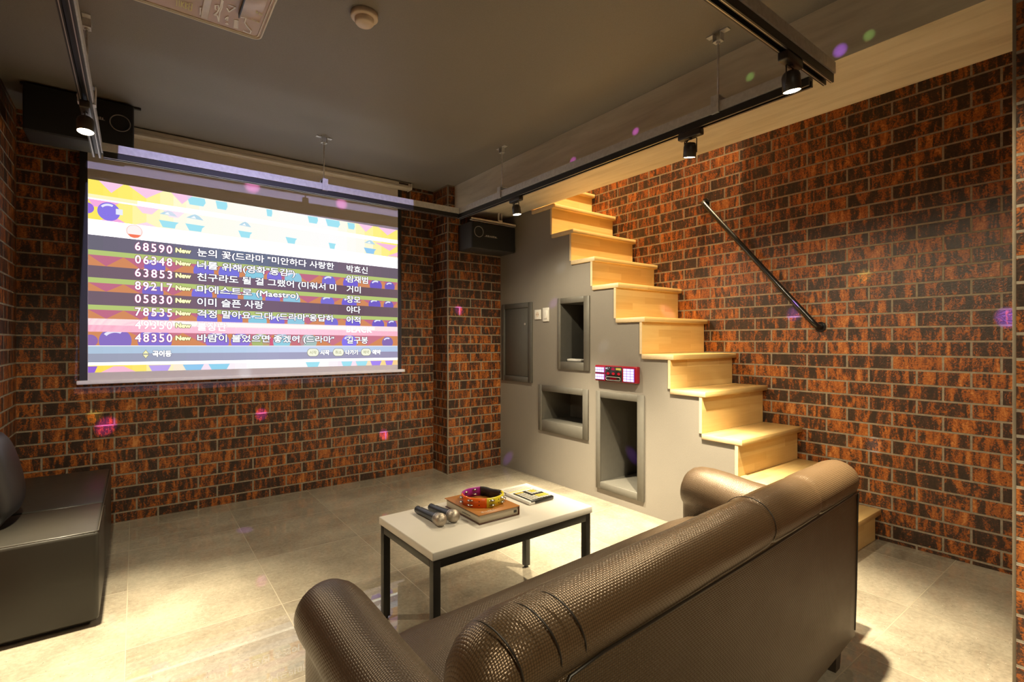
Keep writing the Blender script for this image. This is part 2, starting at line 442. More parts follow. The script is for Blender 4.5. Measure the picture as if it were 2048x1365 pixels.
# ------------------------------------------------------------------ niches and wall fittings on the grey wall
nl = ['upright grey-framed wall niche with a white remote lying inside', 'wide grey-framed wall niche low beside the brick column', 'tall grey-framed wall niche under the red karaoke panel']
no = [(2.515, 2.852, .886, 1.424), (2.528, 3.078, .390, .752), (2.036, 2.450, .075, .752)]
for lab, n, o_ in zip(nl, niches, no):
    t = thing('wall_niche', lab, 'niche', (XG, (n[0]+n[1])/2, o_[2]), 'framed niches in the grey stair wall')
    m = MB(); D = .36 if n[3]-n[2] > .3 else .30
    D = .40 if n[2] < .2 else D
    a, b, c, e = n
    x0, x1 = XG-.001, XG+D
    m.face([(x1, b, c), (x1, a, c), (x1, a, e), (x1, b, e)])
    m.face([(x0, a, c), (x1, a, c), (x1, b, c), (x0, b, c)]); m.face([(x0, a, e), (x0, b, e), (x1, b, e), (x1, a, e)])
    m.face([(x0, a, c), (x0, a, e), (x1, a, e), (x1, a, c)]); m.face([(x0, b, c), (x1, b, c), (x1, b, e), (x0, b, e)])
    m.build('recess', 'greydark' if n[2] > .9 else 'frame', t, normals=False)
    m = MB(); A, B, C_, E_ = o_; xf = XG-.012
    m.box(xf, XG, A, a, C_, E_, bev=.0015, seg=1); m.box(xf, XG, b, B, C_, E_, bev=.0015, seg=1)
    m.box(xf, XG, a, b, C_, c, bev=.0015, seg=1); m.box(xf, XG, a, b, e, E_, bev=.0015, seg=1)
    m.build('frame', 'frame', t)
# white remote in the upright niche
t = thing('remote_control', 'slim white remote lying on the floor of the upright wall niche', 'remote', (2.66, 2.76, .944))
m = MB(); m.box(2.635, 2.68, 2.66, 2.81, .9445, .964, bev=.006, seg=3); m.build('shell', 'white', t)
GB = simple('grey_button', (.4, .39, .37), .5)
for k in range(5):
    m = MB(); m.box(2.645, 2.67, 2.68+.024*k, 2.695+.024*k, .9635, .9665, bev=.001, seg=1); m.build('button', GB, t)

t = thing('access_door', 'dark grey access door with a small round lock in the stair wall', 'door panel', (XG, 3.36, .76))
m = MB(); A, B, C_, E_ = 3.16, 3.575, .758, 1.418
for q in ((A, A+.045, C_, E_), (B-.045, B, C_, E_), (A+.045, B-.045, C_, C_+.045), (A+.045, B-.045, E_-.042, E_)): m.box(XG-.016, XG, *q[:2], *q[2:], bev=.0015, seg=1)
m.build('door_frame', 'greydark', t)
m = MB(); m.box(XG-.010, XG, A+.046, B-.046, C_+.046, E_-.043, bev=.001, seg=1); m.build('door_leaf', 'greydark', t)
m = MB(); m.cyl((XG-.014, 3.25, 1.24), (XG-.010, 3.25, 1.24), .010, n=20); m.cyl((XG-.0155, 3.25, 1.24), (XG-.014, 3.25, 1.24), .006, n=16); m.build('lock', 'silver', t)

t = thing('wall_outlet', 'square white wall socket with two holes beside the access door', 'socket', (XG, 3.09, 1.312))
m = MB(); m.box(XG-.009, XG, 3.053, 3.127, 1.274, 1.351, bev=.002); m.build('cover_plate', 'white', t)
m = MB(); m.cyl((XG-.0095, 3.09, 1.313), (XG-.0088, 3.09, 1.313), .021, n=24); m.build('socket_face', 'ivory', t)
m = MB()
for dy in (-.01, .01): m.cyl((XG-.0102, 3.09+dy, 1.313), (XG-.0094, 3.09+dy, 1.313), .0035, n=10)
m.build('pin_holes', 'black', t)
t = thing('light_switch', 'white rectangular light switch plate between the socket and niche', 'switch', (XG, 2.99, 1.308))
m = MB(); m.box(XG-.009, XG, 2.955, 3.026, 1.254, 1.362, bev=.002); m.build('cover_plate', 'white', t)
m = MB(); m.box(XG-.013, XG-.0085, 2.972, 3.009, 1.275, 1.341, bev=.002); m.build('rocker', 'white', t)

# red karaoke panel
RED = simple('red_metallic_plastic', (.33, .015, .03), .22, metal=.3)
t = thing('karaoke_amplifier', 'red and black karaoke control panel with glowing white key pads', 'karaoke panel', (XG, 2.25, .825))
YA, YZ, Z0, Z1, XF = 2.073, 2.436, .826, .934, XG-.036
m = MB(); m.box(XF+.002, XG, YA, YZ, Z0, Z1, bev=.006, seg=3); m.build('housing', RED, t)
KEYW = emit('key_white_glow', lin(255, 240, 255), 1.15); REDB = emit('red_button_glow', lin(225, 40, 50), .8)
def fy(u): return YZ-(u-185)/(1300-185)*(YZ-YA)          # measured face co-ordinates
def fz(v): return Z1-(v-.0)*(Z1-Z0)
m = MB(); m.box(XF, XF+.004, fy(930), fy(480), fz(.97), fz(.06), bev=.001, seg=1); m.build('display_panel', 'blackgloss', t)
for (ua, ub, va, vb, nx, nz) in ((205, 455, .12, .45, 4, 2), (205, 455, .55, .90, 4, 2), (970, 1240, .13, .92, 3, 5)):
    m = MB(); m.box(XF-.0015, XF+.004, fy(ub), fy(ua), fz(vb), fz(va), bev=.0015, seg=1)
    pad = m.build('key_pad', emit('key_pad_violet_glow', lin(150, 90, 235), .9), t)
    W = (fy(ua)-fy(ub))/nx; Hh = (fz(va)-fz(vb))/nz
    for i in range(nx):
        for j in range(nz):
            y0 = fy(ub)+W*i; z0 = fz(vb)+Hh*j
            m = MB(); m.box(XF-.004, XF-.001, y0+W*.06, y0+W*.94, z0+Hh*.07, z0+Hh*.93, bev=.0008, seg=1); m.build('key', KEYW, pad)
for k in range(3):
    yc = fy(560+145*k); zc = fz(.49); m = MB()
    m.box(XF-.003, XF+.001, yc-.013, yc+.013, zc-.005, zc+.005, bev=.002); m.box(XF-.003, XF+.001, yc-.006, yc+.006, zc-.009, zc+.009, bev=.002); m.build('arrow_button', REDB, t)
m = MB(); m.box(XF-.0025, XF+.001, fy(905), fy(775), fz(.255), fz(.13), bev=.001, seg=1); m.build('yellow_window', emit('yellow_window_glow', lin(235, 205, 90), .8), t)
m = MB(); zc = fz(.80)
pts = []
for k in range(40):
    a = 2*PI*k/40; cx = .052 if math.cos(a) > 0 else -.052
    pts.append((XF-.002, fy(700)+cx+.011*math.cos(a), zc+.011*math.sin(a)))
m.tube(pts, .0016, 6, closed=True); m.build('slider_ring', 'silver', t)
m = MB(); m.box(XF-.002, XF+.001, fy(790), fy(610), zc-.006, zc+.006, bev=.001, seg=1); m.build('led_bar', emit('red_led_glow', lin(150, 20, 30), .6), t)
m = MB()
for (ua, ub, va, vb) in ((490, 540, .13, .22), (545, 560, .12, .16), (550, 580, .21, .23), (585, 610, .12, .15)): m.box(XF-.001, XF+.001, fy(ub), fy(ua), fz(vb), fz(va))
m.build('white_marks', emit('white_mark_glow', lin(225, 225, 235), .8), t)
m = MB(); m.box(XF-.001, XF+.001, fy(740), fy(655), fz(.27), fz(.19)); m.box(XF-.001, XF+.001, fy(735), fy(660), fz(.17), fz(.12))
m.build('red_digits', emit('red_digit_glow', lin(215, 40, 80), .8), t)

# ------------------------------------------------------------------ projection screen
YS = 3.82
t = thing('projection_screen', 'pull-down projection screen showing a karaoke song list', 'screen', (.74, YS, .85))
m = MB(); m.box(-.27, 1.792, 3.752, 3.83, 2.335, 2.383, bev=.008, seg=3)
m.box(-.27, 1.792, 3.748, 3.754, 2.337, 2.355, bev=.002)
m.build('case', 'case', t)
m = MB(); m.box(1.792, 1.80, 3.748, 3.832, 2.332, 2.384, bev=.003); m.build('end_cap', 'white', t)
m = MB(); m.box(1.685, 1.765, 3.7500, 3.7525, 2.362, 2.374); m.build('brand_plate', simple('dark_print', (.035, .022, .018), .5), t)
m = MB(); m.box(-.226, 1.705, YS-.0005, YS+.0005, .868, 2.34); m.build('fabric', 'fabric', t)
for a, b in ((-.262, -.226), (1.705, 1.737)):
    m = MB(); m.box(a, b, YS-.0005, YS+.0005, .868, 2.34); m.build('black_border', 'black', t)
m = MB(); m.box(-.276, 1.765, 3.806, 3.832, .846, .870, bev=.006, seg=3); m.build('bottom_bar', 'white', t)

PIC = {}
pm = MB(); pmats = []
def pmat(rgb, k=1.0):
    key = (rgb, k)
    if key not in PIC:
        PIC[key] = len(pmats); pmats.append(emit('picture_%d' % len(pmats), lin(*rgb), k))
    return PIC[key]
def S(a, b, layer):
    x = -.224+1.927*a; zb = .915-.008*a; zt = 2.047-.044*a
    return (x, YS-.0008-.0005*layer, zb+(zt-zb)*b)
def poly(pts, rgb, layer, k=1.0):
    f = pm.face([S(a, b, layer) for a, b in pts], pmat(rgb, k)); return f
def band(b0, b1, rgb, layer=0, a0=0, a1=1, k=1.0): poly([(a0, b0), (a1, b0), (a1, b1), (a0, b1)], rgb, layer, k)
def grad(b0, b1, stops, layer=0):
    """horizontal run of flat colour strips between colour stops"""
    N = 28
    for i in range(N):
        u = (i+.5)/N
        for (p0, c0), (p1, c1) in zip(stops[:-1], stops[1:]):
            if p0 <= u <= p1:
                f = (u-p0)/(p1-p0); c = tuple(int(x+(y-x)*f) for x, y in zip(c0, c1)); break
        band(b0, b1, c, layer, i/N, (i+1)/N)
def orb(a, b, r, rgb, lo, hi, layer=2, hl=True, k=1.0):
    pts = []
    for i in range(36):
        q = 2*PI*i/36; y = min(hi, max(lo, b+r*1.75*math.sin(q))); x = min(1, max(0, a+r*math.cos(q)))
        if not pts or (abs(pts[-1][0]-x)+abs(pts[-1][1]-y)) > 1e-5: pts.append((x, y))
    if len(pts) > 3: poly(pts, rgb, layer, k)
    if hl:
        pts = []
        for i in range(9):
            q = PI*(.35+.45*i/8); pts.append((a+r*.86*math.cos(q), min(hi, b+r*1.5*math.sin(q))))
        for i in range(9):
            q = PI*(.80-.45*i/8); pts.append((a+r*.66*math.cos(q), min(hi, b+r*1.08*math.sin(q))))
        pts = [(min(1, max(0, x)), max(lo, y)) for x, y in pts]
        if max(p[1] for p in pts)-min(p[1] for p in pts) > .004 and a-r > 0: poly(pts, (235, 235, 255), layer+1)
def zig(b0, b1, c0, w, rgb, a0, a1, layer=1, up=True):
    a = a0
    while a < a1-1e-6:
        e = min(a+w, a1); mid = min(a+w/2, a1)
        poly([(a, b0), (e, b0), (mid, b1)] if up else [(a, b1), (mid, b0), (e, b1)], rgb, layer); a += w
WH = (255, 255, 255)
OVER = 2.2            # the projector's white is far over the clipping point
# upper scene: white glare in the middle, yellow / pink pattern towards the sides
band(.715, 1.0, WH, 0, k=OVER)
grad(.925, 1.0, [(0, (255, 236, 100)), (.12, (255, 242, 120)), (.22, (255, 252, 205)), (.30, (255, 253, 240)), (.72, (255, 255, 255)), (.80, (255, 253, 225)), (.9, (255, 244, 140)), (1, (255, 238, 120))], 1)
grad(.795, .898, [(0, (255, 235, 95)), (.06, (255, 240, 110)), (.15, (255, 250, 190)), (.24, (255, 254, 240)), (.76, (255, 255, 255)), (.86, (255, 253, 240)), (.93, (255, 244, 150)), (1, (255, 238, 115))], 1)
band(.905, .925, (255, 250, 195), 1, 0, .12)
for a, w_ in ((.055, .03), (.142, .045), (.238, .03)): poly([(a-w_, 1), (a, .945), (a+w_, 1)], (252, 205, 235), 2)
for a, w_ in ((.862, .03), (.955, .04)): poly([(a-w_, 1), (a, .95), (min(1, a+w_), 1)], (252, 205, 235), 2)
for a, w_, c_ in ((.03, .045, (250, 175, 225)), (.145, .03, (253, 215, 238)), (.215, .03, (254, 232, 246))): poly([(max(0, a-w_), .898), (a+w_, .898), (a+w_*.4, .862), (max(0, a-w_*.4), .862)], c_, 2)
poly([(.03, .795), (.09, .795), (.06, .825)], (250, 175, 225), 2); poly([(.115, .795), (.17, .795), (.143, .815)], (253, 222, 240), 2)
poly([(.9, .885), (1, .885), (.965, .838)], (250, 190, 225), 2); poly([(.955, .80), (1, .80), (1, .835)], (250, 190, 225), 2)
orb(.049, .845, .0275, (140, 122, 232), .795, .898, 3)
poly([(.066, .835), (.083, .835), (.083, .865), (.066, .865)], (238, 240, 255), 5)
orb(-.002, .85, .016, (150, 110, 225), .80, .89, 3, False)
CY = (165, 230, 245)
for a, w_, b in ((.278, .027, .962), (.352, .018, .962), (.503, .010, .965), (.655, .019, .965), (.730, .028, .962), (.802, .015, .965)):
    poly([(a-w_, 1-.004), (a-w_*.7, b-.012), (a+w_*.75, b-.012), (a+w_, b+.01), (a+w_*.9, 1-.004)], CY, 2)
for a, w_ in ((.202, .027), (.275, .028), (.425, .022), (.578, .020), (.728, .014), (.880, .026)):
    poly([(a-w_, .838), (a-w_*.6, .800), (a+w_*.6, .800), (a+w_*.72, .822), (a+w_, .836)], CY if a < .8 else (150, 205, 245), 2)
    pts = [(a-w_*.9, .872), (a+w_*.85, .868), (a+w_*.4, .889), (a, .897), (a-w_*.4, .889)]
    if w_ > .021: poly(pts, (190, 222, 238), 2)
    if w_ > .021: poly([(a-w_*.45, .874), (a+w_*.1, .873), (a-w_*.1, .887)], (250, 253, 255), 3)
# round song-list badge
orb(.112, .757, .021, (255, 205, 195), .70, .80, 3, False); orb(.112, .758, .0185, (255, 246, 244), .70, .80, 4, False)
poly([(.0955, .740), (.1285, .740), (.122, .726), (.112, .7215), (.102, .726)], (250, 125, 95), 5)
# list rows
DK = [(0, (112, 108, 122)), (.15, (118, 108, 128)), (.42, (112, 124, 150)), (.62, (110, 108, 128)), (.8, (124, 104, 120)), (1, (112, 100, 112))]
DK2 = [(0, (120, 100, 112)), (.3, (126, 102, 118)), (.55, (122, 100, 120)), (.8, (112, 88, 100)), (1, (118, 96, 104))]
GR = (186, 203, 122)
grad(.637, .713, DK); grad(.494, .556, DK2); grad(.352, .423, DK2)
for b0, b1 in ((.611, .637), (.467, .494), (.327, .352)): band(b0, b1, GR)
for b0, b1 in ((.556, .611), (.423, .467), (.281, .327)):
    band(b0, b1, (214, 142, 98)); zig(b0, b1, 0, .085, (196, 112, 138), 0, 1.0, 1, up=False)
    a_ = random.uniform(.02, .05)
    for a, r, c_ in ((.165, .028, (128, 112, 205)), (.30, .03, (128, 118, 222)), (.375, .032, (126, 122, 225)), (.455, .03, (140, 205, 228)), (.52, .025, (132, 120, 222)), (.585, .03, (150, 205, 228)), (.715, .026, (128, 116, 215)), (.80, .03, (122, 104, 215)), (.905, .026, (118, 98, 200)), (.965, .022, (118, 98, 190))):
        orb(a+a_-.03, (b0+b1)/2-.012, r, c_, b0, b1, 2)
band(.212, .281, (255, 195, 215)); band(.247, .281, (255, 240, 238)); band(.252, .276, (255, 253, 250), 1, .12, .9)
grad(.212, .247, [(0, (250, 165, 190)), (.25, (255, 200, 220)), (.5, (255, 222, 245)), (.8, (255, 205, 220)), (1, (245, 150, 165))])
band(.141, .212, (216, 142, 96)); zig(.141, .212, 0, .14, (206, 122, 140), .1, .95, 1, up=False)
for a, r, c_ in ((.005, .018, (150, 112, 180)), (.065, .04, (142, 116, 196)), (.165, .045, (140, 118, 210)), (.34, .035, (148, 122, 218)), (.41, .03, (150, 126, 222)), (.475, .03, (175, 190, 120)), (.50, .02, (216, 100, 130)), (.545, .03, (152, 210, 228)), (.60, .025, (205, 120, 130)), (.64, .03, (170, 195, 190)), (.795, .03, (140, 124, 238)), (.955, .024, (140, 112, 180))):
    orb(a, .165, r, c_, .141, .212, 2)
band(.136, .141, (240, 240, 246)); grad(.098, .136, [(0, (178, 200, 222)), (.4, (190, 212, 238)), (.6, (206, 218, 246)), (1, (185, 206, 236))]); grad(.052, .098, [(0, (160, 165, 185)), (.5, (172, 172, 200)), (1, (160, 152, 182))])
band(.036, .052, (255, 253, 235), k=2.2); band(0, .036, WH, k=2.0)
grad(0, .036, [(0, (255, 225, 90)), (.12, (255, 232, 110)), (.18, (255, 246, 190)), (.3, (253, 232, 246)), (.45, (255, 255, 255)), (.7, (255, 255, 255)), (.82, (253, 228, 245)), (.92, (255, 232, 150)), (1, (250, 205, 150))], 1)
poly([(.03, 0), (.115, 0), (.085, .03), (.06, .03)], (250, 190, 215), 2)
for a, w_, c_ in ((.0, .022, (150, 105, 215)), (.178, .03, (195, 170, 240)), (.27, .03, (150, 205, 242)), (.345, .032, (150, 215, 242)), (.655, .026, CY), (.785, .022, CY), (.845, .025, CY), (.905, .024, (170, 140, 245)), (.962, .018, (170, 135, 240))):
    poly([(max(0, a-w_), .032), (max(0, a-w_*.7), 0), (a+w_*.7, 0), (a+w_, .032)], c_, 3)

def ptext(body, a0, a1, b0, b1, rgb, bold=.012, outline=None, oc=(70, 50, 70), layer=6, k=1.5, space=1.0):
    """text scaled to fill the box a0..a1, b0..b1 of the picture; weight and outline come from shifted copies"""
    vs, fs = text_mesh(body, 0.0, 3, space)
    xs = [v[0] for v in vs]; ys = [v[1] for v in vs]
    x0, x1, y0, y1 = min(xs), max(xs), min(ys), max(ys)
    sx = (a1-a0)/(x1-x0); sy = (b1-b0)/(y1-y0)
    def put(da, db, mi, lay):
        V = [pm.bm.verts.new(S(a0+(x-x0)*sx+da, b0+(y-y0)*sy+db, lay)) for x, y in vs]
        for f in fs:
            try: q = pm.bm.faces.new([V[i] for i in f]); q.material_index = mi
            except ValueError: pass
    w_ = (bold or 0)*.055; n = 6
    put(0, 0, pmat(rgb, k), layer)
    for i in range(n if bold else 0):
        q = 2*PI*i/n; put(w_*math.cos(q), w_*1.74*math.sin(q), pmat(rgb, k), layer+.02*(i+1))
    if outline:
        w2 = w_+outline*.055
        for i in range(8):
            q = 2*PI*(i+.5)/8; put(w2*math.cos(q), w2*1.74*math.sin(q), pmat(oc), layer-1+.02*i)
rows = [('68590', '눈의 꽃(드라마 "미안하다 사랑한', .734, '박효신', .869), ('06348', '너를 위해(영화"동감")', .590, '임재범', .870),
        ('63853', '친구라도 될 걸 그랬어 (미워서 미', .742, '거미', .840), ('89217', '마에스트로 (Maestro)', .603, '창모', .839),
        ('05830', '이미 슬픈 사랑', .483, '야다', .839), ('78535', '걱정 말아요 그대 (드라마"응답하', .733, '이적', .839),
        ('49350', '불장난', .366, 'BLACK', .886), ('48350', '바람이 불었으면 좋겠어 (드라마"', .734, '길구봉', .870)]
for i, (num, title, ae, art, be) in enumerate(rows):
    b = .6545-.0709*i; sel = i == 6
    oc = (150, 60, 110) if not sel else (250, 175, 195)
    ptext(num, .114, .2105, b+.002, b+.046, (255, 236, 246), .012, .026, oc, k=1.3, space=1.28)
    ptext('New', .221, .262, b+.013, b+.037, (255, 252, 190), .022, .026, (110, 95, 60), k=1.2)
    hgt = .052 if '(' in title else .047
    b0 = b-.004 if '(' in title else b-.001
    ptext(title, .281, ae, b0, b0+hgt, WH, .010, .034, (70, 60, 90) if not sel else (250, 200, 212))
    if art == 'BLACK': ptext(art, .784, be, b+.006, b+.045, WH, .02, .02, (252, 205, 215), space=1.15)
    else: ptext(art, .784, be, b-.002, b+.046, WH, .008, .03, (70, 55, 75))
ptext('곡이동', .159, .208, .079, .112, WH, .018, .024, (110, 110, 130))
poly([(.132, .0955), (.150, .0955), (.141, .117)], (120, 110, 60), 5); poly([(.1335, .0965), (.1485, .0965), (.141, .1145)], (252, 248, 190), 6)
poly([(.132, .0915), (.141, .069), (.150, .0915)], (120, 110, 60), 5); poly([(.1335, .0905), (.141, .0715), (.1485, .0905)], (250, 245, 190), 6)
for (a0, a1, lab, t0, t1, tx) in ((.635, .676, '시작', .683, .716, '시작'), (.731, .772, '취소', .780, .828, '나가기'), (.843, .883, '예약', .890, .924, '예약')):
    for grow, c_, lay in ((.0012, (120, 115, 90), 5), (0, (250, 250, 226), 6)):
        r = (.024+grow*1.7); pts = []
        for k in range(24):
            q = -PI/2+PI*k/23; pts.append((a1-.012+.012*math.cos(q)+grow*(1 if k else 0), .0955+r*math.sin(q)))
        for k in range(24):
            q = PI/2+PI*k/23; pts.append((a0+.012+.012*math.cos(q)-grow*(1 if k else 0), .0955+r*math.sin(q)))
        poly(pts, c_, lay)
    ptext(lab, a0+.008, a1-.008, .084, .107, (150, 150, 80), None, 0, layer=8, k=1.0)
    ptext(tx, t0, t1, .079, .112, WH, .018, .022, (100, 100, 125))
pm.build('projected_image', pmats, t, normals=False)

# ------------------------------------------------------------------ speakers
def speaker(name, label, x0, x1, y0, y1, z0, z1, ring, logo):
    t = thing(name, label, 'speaker', ((x0+x1)/2, (y0+y1)/2, z0), 'wall speakers beside the screen')
    m = MB(); m.box(x0, x1, y0+.012, y1, z0, z1, bev=.006); m.build('cabinet', 'cab', t)
    m = MB(); m.box(x0+.004, x1-.004, y0, y0+.013, z0+.004, z1-.004, bev=.004); m.build('grille', 'grille', t)
    m = MB(); pts = [(ring[0]+ring[2]*math.cos(2*PI*k/36), y0-.001, ring[1]+ring[2]*math.sin(2*PI*k/36)) for k in range(36)]
    m.tube(pts, .0028, 6, closed=True); m.build('driver_ring', simple('grey_ring', (.32, .30, .29), .4, metal=.4), t)
    m = MB()
    a, b, zc = logo
    for k in range(6):
        q = a+(b-a)*k/6; m.box(q, q+(b-a)*.11, y0-.002, y0+.001, zc-.005-.0012*(k % 2), zc+.004+.001*((k+1) % 3))
    m.box(a-.012, b+.004, y0-.0015, y0+.001, zc-.0085, zc-.0065)
    m.build('logo_badge', 'silver', t)
    return t
sp = speaker('speaker', 'black box speaker hung under the beam beside the brick column', 2.145, 2.579, 3.384, 3.604, 1.848, 2.062, (2.208, 1.982, .042), (2.275, 2.385, 1.957))
m = MB(); m.box(2.13, 2.575, 3.372, 3.395, 2.066, 2.072); m.box(2.13, 2.575, 3.372, 3.375, 2.066, 2.086); m.box(2.30, 2.575, 3.46, 3.54, 2.066, 2.070)
for x in (2.40, 2.43): m.box(x, x+.004, 3.376, 3.392, 2.07, 2.161)
m.box(2.40, 2.434, 3.372, 3.376, 2.08, 2.10)
m.build('hanging_bracket', 'ivory', sp)
sp = speaker('speaker', 'black box speaker under the ceiling in the left corner over the screen', -.447, -.009, 3.40, 3.62, 2.142, 2.376, (-.068, 2.266, .043), (-.19, -.135, 2.272))
m = MB(); m.box(-.46, .022, 3.44, 3.456, 2.376, 2.386); m.build('hanging_bracket', 'lampblack', sp)

# ------------------------------------------------------------------ lighting rails, hangers, spotlights
CW = .022
def rail(name_label, fn, a0, a1):
    """fn(p, z, a): p across, a along"""
    o = fn(0, 2.05, (a0+a1)/2)
    t = thing('lighting_rail', name_label, 'lighting rail', o, 'suspended lighting rails')
    T = .003
    m = MB(); m.extrude([(-CW, 2.05), (-CW, 2.09), (CW, 2.09), (CW, 2.05), (CW-.008, 2.05), (CW-.008, 2.05+T), (CW-T, 2.05+T), (CW-T, 2.09-T), (-CW+T, 2.09-T), (-CW+T, 2.05+T), (-CW+.008, 2.05+T), (-CW+.008, 2.05)], fn, a0, a1)
    m.build('steel_channel', 'steel', t)
    w_ = .0175
    m = MB(); m.extrude([(-w_, 2.020), (-w_, 2.0485), (w_, 2.0485), (w_, 2.020), (.007, 2.020), (.007, 2.040), (-.007, 2.040), (-.007, 2.020)], fn, a0+.004, a1-.004)
    m.build('power_track', 'black', t)
    m = MB()
    for s_ in (-1, 1): m.extrude([(s_*.0115-.0012, 2.0195), (s_*.0115-.0012, 2.0205), (s_*.0115+.0012, 2.0205), (s_*.0115+.0012, 2.0195)], fn, a0+.006, a1-.006)
    m.build('contact_strip', 'silver', t)
    return t
XV, YV = 1.945, 3.24
rail('suspended lighting rail running across in front of the projection screen', lambda p, z, a: (a, YV+p, z), -.179+CW*2, XV-CW)
rail('suspended lighting rail running along the concrete beam', lambda p, z, a: (XV+p, a, z), .77+CW, YV+CW)
rail('suspended lighting rail in front of the left wall', lambda p, z, a: (-.157+p, a, z), -1.3, YV+CW)
rail('suspended lighting rail crossing overhead at upper right with a spotlight at its end', lambda p, z, a: (a, .752+p, z), -.157+CW, 1.985)
def hanger(label, x, y, along_x):
    t = thing('ceiling_hanger', label, 'hanger', (x, y, ZC), 'threaded rod rail hangers')
    R = Matrix.Identity(3) if along_x else Matrix.Rotation(PI/2, 3, 'Z')
    def bx(m, a0, a1, b0, b1, z0, z1):
        if along_x: m.box(x+a0, x+a1, y+b0, y+b1, z0, z1)
        else: m.box(x+b0, x+b1, y+a0, y+a1, z0, z1)
    m = MB(); bx(m, -.048, -.016, -.013, .013, ZC-.004, ZC-.0005); bx(m, .016, .048, -.013, .013, ZC-.004, ZC-.0005)
    bx(m, -.018, -.015, -.013, .013, ZC-.034, ZC-.0005); bx(m, .015, .018, -.013, .013, ZC-.034, ZC-.0005); bx(m, -.018, .018, -.013, .013, ZC-.037, ZC-.033)
    m.cyl((x, y, ZC-.044), (x, y, ZC-.037), .009, n=6, smooth=False)
    m.build('ceiling_bracket', 'steel', t)
    m = MB(); m.cyl((x, y, 2.112), (x, y, ZC-.03), .0042, n=10); m.build('threaded_rod', 'steel', t)
    m = MB(); bx(m, -.017, .017, -.027, .027, 2.116, 2.120)
    for s_ in (-1, 1):
        bx(m, -.017, .017, s_*.027-.0018, s_*.027+.0018, 2.046, 2.119)
        bx(m, -.017, .017, min(s_*.027, s_*.018), max(s_*.027, s_*.018), 2.0455, 2.0485)
    m.cyl((x, y, 2.106), (x, y, 2.116), .008, n=6, smooth=False)
    bx(m, -.006, .006, -.031, -.0275, 2.070, 2.080)
    m.build('rail_clamp', 'steel', t)
hanger('steel rod hanger carrying the rail in front of the projection screen', .949, YV, True)
hanger('steel rod hanger near the brick column on the beam side rail', XV, 2.70, False)
hanger('steel rod hanger on the beam side rail close to the crossing rail', XV, 1.155, False)
hanger('steel rod hanger above the left wall rail behind the speaker', -.157, 2.62, False)

def spotlight(label, x, y, along_x, aim, watt, body=True, size=70, blend=.75):
    t = thing('track_spotlight', label, 'spotlight', (x, y, 2.02), 'track spotlights')
    def bx(m, a0, a1, b0, b1, z0, z1, bev=.002):
        if along_x: m.box(x+a0, x+a1, y+b0, y+b1, z0, z1, bev=bev)
        else: m.box(x+b0, x+b1, y+a0, y+a1, z0, z1, bev=bev)
    m = MB(); bx(m, -.056, .056, -.016, .016, 1.990, 2.0195, .005); m.build('track_adapter', 'lampblack', t)
    d = (Vector(aim)-Vector((x, y, 1.94))).normalized()
    if d.z > -.5: d.z = -.5; d.normalize()
    c0 = Vector((x, y, 1.985)); bt = Vector((x, y, 1.971)); be = bt+d*.062
    m = MB(); sx = Vector((1, 0, 0)) if along_x else Vector((0, 1, 0))
    m.tube([c0-sx*.030-Vector((0, 0, .065)), c0-sx*.030-Vector((0, 0, .004)), c0-sx*.026, c0+sx*.026, c0+sx*.030-Vector((0, 0, .004)), c0+sx*.030-Vector((0, 0, .065))], .0022, 8)
    m.cyl(c0, c0+Vector((0, 0, .008)), .008, n=12)
    m.build('yoke', 'lampblack', t)
    m = MB(); m.lathe([(0, 0), (.018, .0005), (.024, .006), (.0275, .016), (.0275, .062), (.0265, .0625), (.0255, .058), (0, .054)], bt, d, 28)
    h = m.build('lamp_housing', 'lampblack', t)
    m = MB(); m.lathe([(0, 0), (.0252, 0.0)], bt+d*.0605, d, 28); m.build('bulb', 'bulb', t)
    m = MB(); m.tube([c0+sx*.012, c0+sx*.026-Vector((0, 0, .010)), c0+sx*.020-Vector((0, 0, .018)), bt+Vector((0, 0, .001))], .0028, 8); m.build('cable', 'black', t)
    L = bpy.data.lights.new('spotlight_beam', 'SPOT'); L.energy = watt; L.color = WARM; L.spot_size = math.radians(size); L.spot_blend = blend; L.shadow_soft_size = .022
    lo = bpy.data.objects.new('spotlight_beam', L); COL.objects.link(lo); lo.parent = t
    lo.location = (be+d*.004)-t.location; lo.rotation_euler = d.to_track_quat('-Z', 'Y').to_euler()
    # reflector spill: the same lamp's wide, weak lobe
    L = bpy.data.lights.new('spotlight_spill', 'SPOT'); L.energy = watt*.088; L.color = WARM; L.spot_size = math.radians(165); L.spot_blend = .6; L.shadow_soft_size = .022
    lo = bpy.data.objects.new('spotlight_spill', L); COL.objects.link(lo); lo.parent = t
    lo.location = (be+d*.006)-t.location; lo.rotation_euler = d.to_track_quat('-Z', 'Y').to_euler()
    return t
spotlight('lit spotlight nearest the brick column and right speaker', XV, 2.547, False, (2.10, 2.40, 0), LAMP_W, size=64, blend=1)
spotlight('lit spotlight in the middle of the beam side rail before the brick wall', XV, 1.285, False, (2.22, 1.66, 0), LAMP_W*1.1, size=66, blend=1)
spotlight('lit spotlight at the right end of the crossing overhead rail', 1.690, .752, True, (2.02, .76, 0), LAMP_W*1.15, size=52, blend=1)
spotlight('lit spotlight on the left rail below the left corner speaker', -.157, 2.555, False, (-.15, 2.16, 0), LAMP_W*1.25, size=58, blend=1)

